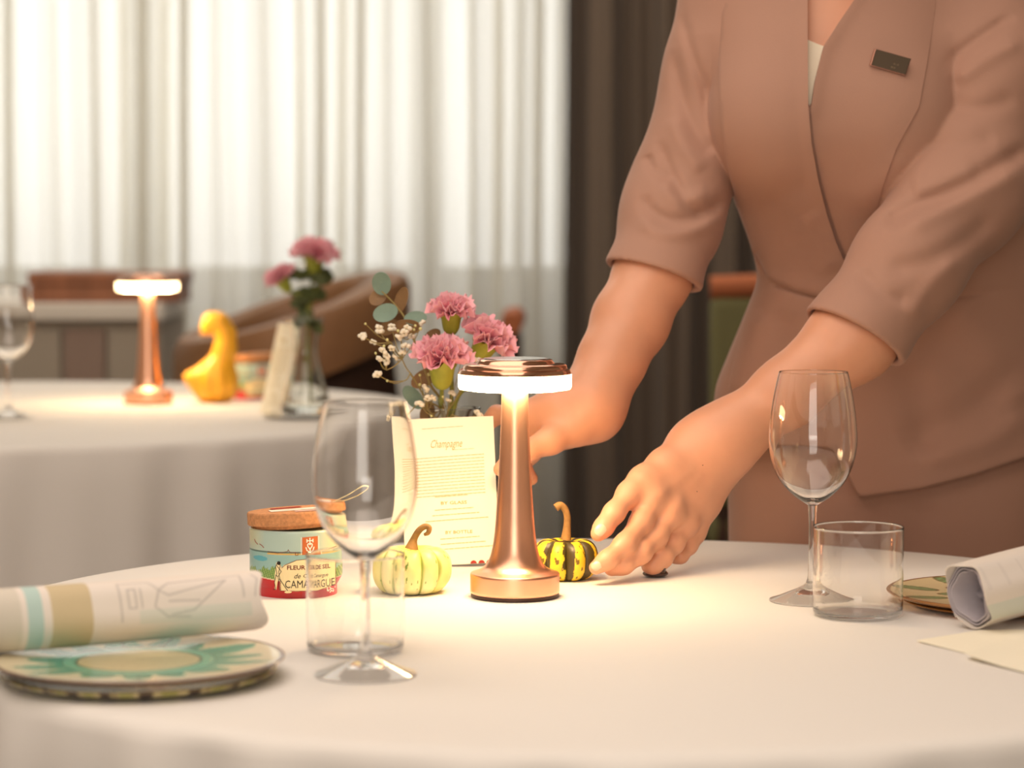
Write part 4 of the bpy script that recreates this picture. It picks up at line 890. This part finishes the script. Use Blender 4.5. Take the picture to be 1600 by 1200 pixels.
VW = [(1262, -90), (1262, 40), (1263, 165), (1266, 172), (1272, 130), (1286, 74), (1310, 36), (1336, -2), (1352, -40), (1360, -90)]
def inpoly(x, y, pts):
    d = np.full(len(x), 1e9); s = np.zeros(len(x), bool); n = len(pts)
    for i in range(n):
        a, b = np.array(pts[i], float), np.array(pts[(i + 1) % n], float); e = b - a
        t = np.clip(((x - a[0]) * e[0] + (y - a[1]) * e[1]) / (e @ e + 1e-9), 0, 1); d = np.minimum(d, np.hypot(x - a[0] - t * e[0], y - a[1] - t * e[1]))
        c = (a[1] > y) != (b[1] > y); xx = a[0] + (y - a[1]) / (b[1] - a[1] + 1e-12) * e[0]; s ^= c & (x < xx)
    return np.where(s, -d, d)
def torso_shape(p, inset=0):
    d = loft(p, TORSO, inset)
    for c in (P(1205, 190, 2.885), P(1405, 185, 2.885)): d = smin(d, ell(p, c, np.array((.062, .062, .066)) - inset), .06)
    for a, b in (((1160, -46), (1262, -92)), ((1528, -42), (1350, -92))): d = smin(d, cap(p, P(*a, 2.975), P(*b, 2.985), .044 - inset, .036 - inset), .03)
    return d
def folded(p, d, lines, y):
    m = (np.abs(d) < .03) & (p[:, 1] < y)
    if m.any(): d = d.copy(); d[m] += crease(p[m], lines)
    return d
def torso_cloth(p): return folded(p, torso_shape(p), FOLD_T, 3.02)
def jacket_base(p):
    t = torso_cloth(p)
    r = folded(p, chain(p, SLV_R, .03), FOLD_R, 2.95) + .0012 * np.sin(p[:, 2] * 60 + p[:, 0] * 35)
    l = folded(p, chain(p, SLV_L, .04), FOLD_L, 2.92) + .0012 * np.sin(p[:, 2] * 50 - p[:, 0] * 40)
    r = smax(r, halfspace(p, *CUT_R), .003); l = smax(l, halfspace(p, *CUT_L), .003)
    for s, arm, cut in ((0, ARM_R, CUT_R), (1, ARM_L, CUT_L)):
        hole = np.maximum(chain(p, [(a, b + .0025) for a, b in arm[2:-1]], .02), -(halfspace(p, *cut) + .014))
        if s == 0: r = smax(r, -hole, .002)
        else: l = smax(l, -hole, .002)
    t = smax(t, hem(p), .004); hole = np.maximum(loft(p, TORSO, .010), hem(p) - .012) if False else None
    up = np.clip((p[:, 2] - 1.27) / .06, 0, 1)
    a = smin(t, r, .004 + .03 * 0); a = np.where(up > 0, smin(t, r, .004 + .04 * 1.0) * up + a * (1 - up), a)
    b = smin(a, l, .004); return np.where(up > 0, smin(a, l, .044) * up + b * (1 - up), b)
def jacket(p):
    d = jacket_base(p); x, y = proj(p); w = np.maximum(inpoly(x, y, VW) * p[:, 1] / F, p[:, 1] - 2.915)
    return smax(d, -w, .0015)
def body(p):
    d = smax(torso_shape(p, .012), 1.0 - p[:, 2], .02)
    d = smin(d, chain(p, [(P(1305, -40, 2.955), .056), (P(1303, -150, 2.935), .050), (P(1300, -200, 2.925), .052)], .02), .05)
    d = smin(d, chain(p, ARM_R, .02), .02); d = smin(d, chain(p, ARM_L, .02), .02)
    # her left hand (at the striped pumpkin)
    c = lambda x, y, Y, r: (P(x, y, Y), r)
    h = chain(p, [c(1098, 706, 2.722, .026), c(1062, 742, 2.695, .0175), c(1018, 782, 2.656, .0125)])
    h = smin(h, chain(p, [c(1102, 712, 2.724, .025), c(1078, 765, 2.695, .0165), c(1046, 803, 2.664, .0128)]), .022)
    h = smin(h, chain(p, [c(1106, 718, 2.728, .024), c(1092, 775, 2.705, .0160), c(1068, 818, 2.683, .0122)]), .022)
    h = smin(h, chain(p, [c(1110, 722, 2.732, .022), c(1102, 785, 2.72, .0140), c(1085, 832, 2.705, .0112)]), .022)
    h = smin(h, chain(p, [c(1092, 702, 2.715, .024), c(1040, 730, 2.685, .0185), c(1006, 752, 2.662, .0150), c(984, 771, 2.648, .0122)]), .024)
    wrist = chain(p, [c(1118, 697, 2.722, .0275), c(1100, 714, 2.722, .0275)]); h = smin(h, wrist, .035)
    th = chain(p, [c(1000, 755, 2.652, .0128), c(983, 772, 2.642, .0118), c(959, 802, 2.620, .0098), c(943, 824, 2.608, .0087), c(934, 835, 2.602, .0072)], .01)
    ix = chain(p, [c(1020, 783, 2.656, .0118), c(1002, 816, 2.634, .0110), c(976, 851, 2.604, .0099), c(949, 875, 2.588, .0084), c(931, 887, 2.584, .0071)], .01)
    md = chain(p, [c(1046, 802, 2.664, .0122), c(1024, 838, 2.642, .0115), c(1000, 864, 2.618, .0105), c(974, 882, 2.606, .0090), c(955, 889, 2.604, .0073)], .01)
    rg_ = chain(p, [c(1068, 818, 2.683, .0115), c(1052, 848, 2.664, .0105), c(1034, 871, 2.646, .0100), c(1020, 883, 2.640, .0086), c(1014, 884, 2.648, .0076)], .01)
    lt = chain(p, [c(1085, 832, 2.705, .0105), c(1076, 852, 2.692, .0094), c(1063, 868, 2.68, .0082), c(1055, 871, 2.684, .0070)], .005)
    f = smin(smin(ix, md, .0030), smin(rg_, lt, .0030), .0030)
    h = smin(smin(h, f, .009), th, .0045)
    for q, r in ((c(1017, 778, 2.650, 0), .0102), (c(1047, 799, 2.659, 0), .0106), (c(1069, 815, 2.679, 0), .0096)): h = smin(h, np.linalg.norm(p - q[0], axis=1) - r, .016)
    for a, b, s in (((1085, 735, 2.668), (1024, 778, 2.636), 1), ((1095, 745, 2.672), (1052, 800, 2.642), 1)): h = h - .0008 * np.exp(-(cap(p, P(*a), P(*b), 0, 0) / .0055) ** 2)
    for x, y, Y in ((974, 850, 2.593), (1002, 864, 2.602)): h = h - .0003 * np.exp(-(np.linalg.norm(p - P(x, y, Y), axis=1) / .005) ** 2)
    d = smin(d, h, .03)
    # her right hand (at the menu)
    g = chain(p, [c(924, 630, 2.775, .027), c(868, 636, 2.765, .0175), c(806, 648, 2.768, .0122)])
    g = smin(g, chain(p, [c(922, 636, 2.775, .026), c(872, 652, 2.772, .0175), c(822, 668, 2.785, .0125)]), .024)
    g = smin(g, chain(p, [c(920, 640, 2.778, .025), c(880, 664, 2.785, .0165), c(838, 684, 2.80, .0120)]), .024)
    g = smin(g, chain(p, [c(920, 645, 2.785, .023), c(888, 672, 2.80, .0140), c(852, 694, 2.812, .0105)]), .024)
    tr_ = chain(p, [c(918, 645, 2.768, .024), c(896, 668, 2.752, .0190), c(860, 688, 2.732, .0145), c(822, 705, 2.715, .0112), c(798, 722, 2.7105, .0098), c(782, 733, 2.7105, .0078)], .008)
    fx = chain(p, [c(806, 648, 2.768, .0118), c(776, 648, 2.79, .0102), c(752, 670, 2.80, .0088), c(742, 690, 2.795, .0074)], .005)
    fm = chain(p, [c(822, 668, 2.785, .0118), c(806, 704, 2.803, .0100), c(818, 732, 2.790, .0088), c(830, 748, 2.782, .0074)], .005)
    fr = chain(p, [c(838, 684, 2.80, .0112), c(815, 708, 2.822, .0098), c(806, 735, 2.815, .0086), c(806, 748, 2.805, .0072)], .005)
    fl = chain(p, [c(852, 694, 2.812, .0100), c(830, 712, 2.832, .0086), c(816, 728, 2.832, .0076), c(812, 738, 2.826, .0066)], .005)
    g = smin(smin(g, smin(smin(fx, fm, .003), smin(fr, fl, .003), .003), .008), tr_, .018)
    d = smin(d, g, .03)
    # head
    hc = P(1300, -330, 2.90); hd = ell(p, hc, (.074, .092, .100)); hd = smin(hd, ell(p, hc + (0, -.020, -.055), (.058, .066, .062)), .03)
    hd = smin(hd, chain(p, [(hc + (0, -.088, .012), .008), (hc + (0, -.112, -.026), .0115)], .01), .012)
    for s in (-1, 1):
        hd = smin(hd, ell(p, hc + (s * .074, .005, -.008), (.010, .020, .030)), .008); hd = smax(hd, -ell(p, hc + (s * .031, -.096, .006), (.017, .014, .010)), .014)
        hd = smin(hd, np.linalg.norm(p - (hc + (s * .031, -.074, .004)), axis=1) - .0112, .006)
    hd = smin(hd, ell(p, hc + (0, -.084, -.062), (.021, .010, .008)), .006)
    return smin(d, hd, .03)
pz = P(1385, 800, 3.08)
per = empty('person', (pz[0], pz[1], 0), 'person in a mauve suit jacket leaning over the table, arranging menu and pumpkin', 'person')
bo = mk('body', iso(body, (.0 - .1, 2.5, .74), (.68, 3.2, 1.80), .0019, L=5), M['skin'], per)
jk = mk('jacket', iso(jacket, (.05, 2.6, .80), (.78, 3.3, 1.48), .0026, L=5, margin=2.2), M['suit'], per)
def pants(p):
    d = loft(p, PANTS)
    for s in (-1, 1):
        hip = np.array((pz[0] + s * .092, 3.09, .80)); d = smin(d, cap(p, hip, (hip[0] + s * .006, 3.12, .09), .098, .082), .03)
    d = smax(d, .075 - p[:, 2], .004); return d + crease(p, [([(1200, 720), (1195, 800), (1200, 900)], 4 * mm, 24), ([(1440, 780), (1430, 840), (1425, 920)], 4 * mm, 26), ([(1330, 770), (1320, 830), (1325, 900)], -3 * mm, 26)])
mk('trousers', iso(pants, (pz[0] - .32, 2.9, .06), (pz[0] + .32, 3.3, 1.02), .005, L=4), M['suit'], per)
for s in (-1, 1):
    f0 = np.array((pz[0] + s * .098, 3.10, 0))
    def shoe(p, f0=f0): return smax(smin(ell(p, f0 + (0, -.06, .03), (.042, .135, .035)), ell(p, f0 + (0, .03, .055), (.036, .05, .055)), .03), .0015 - p[:, 2], .004)
    mk('shoe', iso(shoe, f0 + (-.08, -.22, -.01), f0 + (.08, .12, .13), .004, L=3), M['shoe'], per)

def conform(poly_px, off, sdf, step=5.0, tk=.0018, roll=None, Y0=2.62):
    """a cloth piece with this outline laid on the front of the garment and given thickness"""
    b = curve = []
    n = len(poly_px); ring = []
    for i in range(n):
        a, c = np.array(poly_px[i], float), np.array(poly_px[(i + 1) % n], float); k = max(1, int(np.linalg.norm(c - a) / step)); ring += [a + (c - a) * j / k for j in range(k)]
    ring = np.array(ring); lo, hi = ring.min(0), ring.max(0); gx, gy_ = np.meshgrid(np.arange(lo[0], hi[0], step), np.arange(lo[1], hi[1], step)); q = np.column_stack([gx.ravel(), gy_.ravel()])
    q = q[inpoly(q[:, 0], q[:, 1], [tuple(r) for r in ring]) < -step * .55]
    pts = [Vector((float(x), float(y))) for x, y in np.vstack([ring, q])]; m = len(ring)
    vs, _, fs, *_ = geometry.delaunay_2d_cdt(pts, [], [list(range(m))], 1, 1e-5)
    pp = np.array([v[:] for v in vs]); o = np.array((0, 0, CZ)); D = np.array([P(x, y, 1.0) - o for x, y in pp]); t = np.full(len(pp), Y0); L = np.linalg.norm(D, axis=1)
    of = np.full(len(pp), off) if roll is None else off + roll(pp)
    for _ in range(70):
        d = sdf(o + D * t[:, None]) - of; t = np.minimum(t + np.clip(d * .75, -.004, .05) / L, 3.0)
    v = o + D * t[:, None]; return thick((v, [tuple(f) for f in fs]), -D / L[:, None] * tk * -1.0)
def edge_roll(line, amp, w):
    def fn(pp):
        d = np.full(len(pp), 1e9)
        for a, b in zip(line, line[1:]):
            a, b = np.array(a, float), np.array(b, float); e = b - a; t = np.clip(((pp - a) @ e) / (e @ e), 0, 1); d = np.minimum(d, np.linalg.norm(pp - a - t[:, None] * e, axis=1))
        return amp * np.exp(-(d / w) ** 2)
    return fn
Vl = [(1262, -48), (1262, 60), (1263, 165), (1268, 225), (1279, 285), (1292, 335), (1306, 378), (1322, 415), (1338, 452)]
Lout = [(1345, 474), (1285, 466), (1238, 453), (1198, 432), (1180, 396), (1160, 345), (1146, 300), (1134, 250), (1126, 190), (1122, 100), (1128, 20), (1150, -40)]
Vr = [(1350, -42), (1336, -2), (1310, 36), (1286, 76), (1273, 130), (1267, 172)]
Rin = [(1272, 225), (1284, 285), (1298, 335), (1312, 378), (1330, 420), (1340, 440)]
Rout = [(1352, 400), (1362, 358), (1379, 292), (1400, 233), (1436, 167), (1449, 96), (1462, 8), (1456, -34)]
lr = mk('lapel', conform(Vr + Rin + Rout, .0022, torso_cloth, 6, .003, edge_roll(Vr, .003, 14)), M['suit'], jk)
ll = mk('lapel', conform(Vl + Lout, .0062, torso_cloth, 6, .0035, edge_roll(Vl, .0025, 12)), M['suit'], jk)
CV = [(1256, 66), (1262, 62), (1276, 68), (1292, 74), (1300, 90), (1290, 130), (1278, 180), (1256, 182)]
mk('camisole', conform(CV, .0012, body, 5, .002), M['cami'], per)
# name badge pinned to the lapel
bd = empty('name_badge', (0, 0, 0)); bd.parent = per
corn = [np.array(q, float) for q in ((1366, 76), (1423, 92), (1414, 118), (1358, 102))]
bp = [P(q[0], q[1], 2.70) for q in corn]; o3 = np.array((0, 0, CZ)); hit = []
for q in corn:
    D = P(q[0], q[1], 1.0) - o3; t = 2.6
    for _ in range(80): t += np.clip((jacket_base((o3 + D * t)[None])[0] - .0075) * .75, -.004, .05)
    hit.append(t)
tm = np.polyfit(range(4), hit, 0)[0]; nrm = np.mean(hit[1:3]) - np.mean([hit[0], hit[3]])
bw = [o3 + (P(q[0], q[1], 1.0) - o3) * (tm + s * nrm / 2) for q, s in zip(corn, (-1, 1, 1, -1))]
bc = np.mean(bw, axis=0); bd.location = bc - wloc(per)
def slab(sc, d0, d1):
    v = np.array([bc + (q - bc) * s * np.array((1, 1, 1)) + (0, -d, 0) for s, d in ((sc, d0), (sc, d1 - .0005), (sc * .97, d1)) for q in bw])
    return v, [(3, 2, 1, 0)] + [(k * 4 + i, k * 4 + (i + 1) % 4, k * 4 + 4 + (i + 1) % 4, k * 4 + 4 + i) for k in (0, 1) for i in range(4)] + [(8, 9, 10, 11)]
mk('backing', slab(1.0, .0, .0022), M['badge_edge'], bd, False)
fx_ = np.array((.0009, 0, 0)); v, f = slab(.955, .0023, .0032); mk('face', (v + fx_, f), M['badge'], bd, False)
def bq(u, v): return (bw[0] * (1 - u) * (1 - v) + bw[1] * u * (1 - v) + bw[2] * u * v + bw[3] * (1 - u) * v) + (0, -.0034, 0)
for v0, us in ((.50, ((.60, .64), (.66, .67), (.70, .74))), (.72, ((.56, .62), (.64, .68)))):
    mk('faint_lettering', join(*[(np.array([bq(a, v0), bq(b, v0), bq(b, v0 + .09), bq(a, v0 + .09)]), [(3, 2, 1, 0)]) for a, b in us]), M['badge_text'], bd, False)['kind'] = 'stuff'
# waistline dart slit on the jacket's side and the open corner of the front edge
mk('hem_edge', tube(conform([(1311, 700), (1326, 738), (1341, 774), (1343, 772), (1328, 736), (1313, 700)], .0012, lambda p: jacket_base(p), 8, .001)[0][:3], .0012, 6), M['suit'], jk).hide_render = False
# hair, eyes, mouth
hc = P(1300, -330, 2.90)
def hair(p):
    d = ell(p, hc + (0, .014, .014), (.090, .106, .112)); d = smax(d, -ell(p, hc + (0, -.080, -.040), (.064, .080, .090)), .014); d = smin(d, ell(p, hc + (0, .115, .01), (.045, .04, .045)), .02)
    return smax(d, hc[2] - .075 - p[:, 2], .01)
mk('hair', iso(hair, hc - .17, hc + .19, .005, L=3), M['hair'], per)
for s in (-1, 1):
    e = mk('eye', ((np.asarray(lathe([(.0003, -.0122), (.006, -.0105), (.0105, -.006), (.0122, 0), (.0105, .006), (.006, .0105), (.0003, .0122)], 16)[0]) + hc + (s * .031, -.0715, .004)), lathe([(0, 0)] * 7, 16)[1]), M['eye'], per)
    mk('iris', (np.asarray(lathe([(.0003, .0021), (.0052, .0010), (.0056, 0)], 14)[0])[:, [0, 2, 1]] * (1, -1, 1) + hc + (s * .031, -.0836, .002), lathe([(0, 0)] * 3, 14)[1]), M['shoe'], e)
def lips(p): return smin(ell(p, hc + (0, -.0915, -.0585), (.020, .0055, .0035)), ell(p, hc + (0, -.0905, -.0655), (.017, .006, .0042)), .002)
mk('lips', iso(lips, hc + (-.03, -.11, -.08), hc + (.03, -.07, -.045), .0015, L=2), M['lip'], per)
# fingernails: thin curved plates on the visible fingertips
def nail(px, py, Y, d, w, l):
    n0 = P(px, py, Y); dirv = Vector((d[0], 0, d[1])).normalized()
    o = np.array((0, 0, CZ)); D = n0 - o; L = np.linalg.norm(D); t = .9
    for _ in range(60): t += float(np.clip((body((o + D * t)[None])[0] - .0001) * .8, -.003, .03)) / L
    c0 = o + D * t; e = .0015; g_ = np.array([body((c0 + np.eye(3)[k] * e)[None])[0] - body((c0 - np.eye(3)[k] * e)[None])[0] for k in range(3)]); N = Vector(g_).normalized()
    A = (dirv - N * dirv.dot(N)).normalized(); B = A.cross(N)
    q = grid(9, 9, lambda u, v: c0 + np.array(A) * ((v - .5) * l) * (1 - .12 * (2 * u - 1) ** 2) + np.array(B) * ((u - .5) * w) * math.sqrt(max(.12, 1 - ((v - .5) * 1.75) ** 4)) + np.array(N) * (.0005 - .0015 * (2 * u - 1) ** 2 - .0007 * (2 * v - 1) ** 2))
    mk('fingernail', thick(q, .0003), M['nail'], bo)
nail(938, 828, 2.60, (-.62, -.78), .0105, .0125); nail(932, 884, 2.572, (-.8, -.6), .0088, .0105); nail(787, 729, 2.70, (-.75, -.66), .0095, .011)

for x, y, Y in ((1098, 727, 2.70), (1089, 768, 2.69)):
    o = np.array((0, 0, CZ)); D = P(x, y, 1.0) - o; t = Y - .12
    for _ in range(60): t += float(np.clip(body((o + D * t)[None])[0] * .8, -.003, .03))
    mk('mole', (np.asarray(lathe([(.0002, -.0004), (.0006, -.0002), (.0007, 0), (.0005, .0003), (.0002, .0004)], 8)[0]) + o + D * t, lathe([(0, 0)] * 5, 8)[1]), M['mole'], bo)
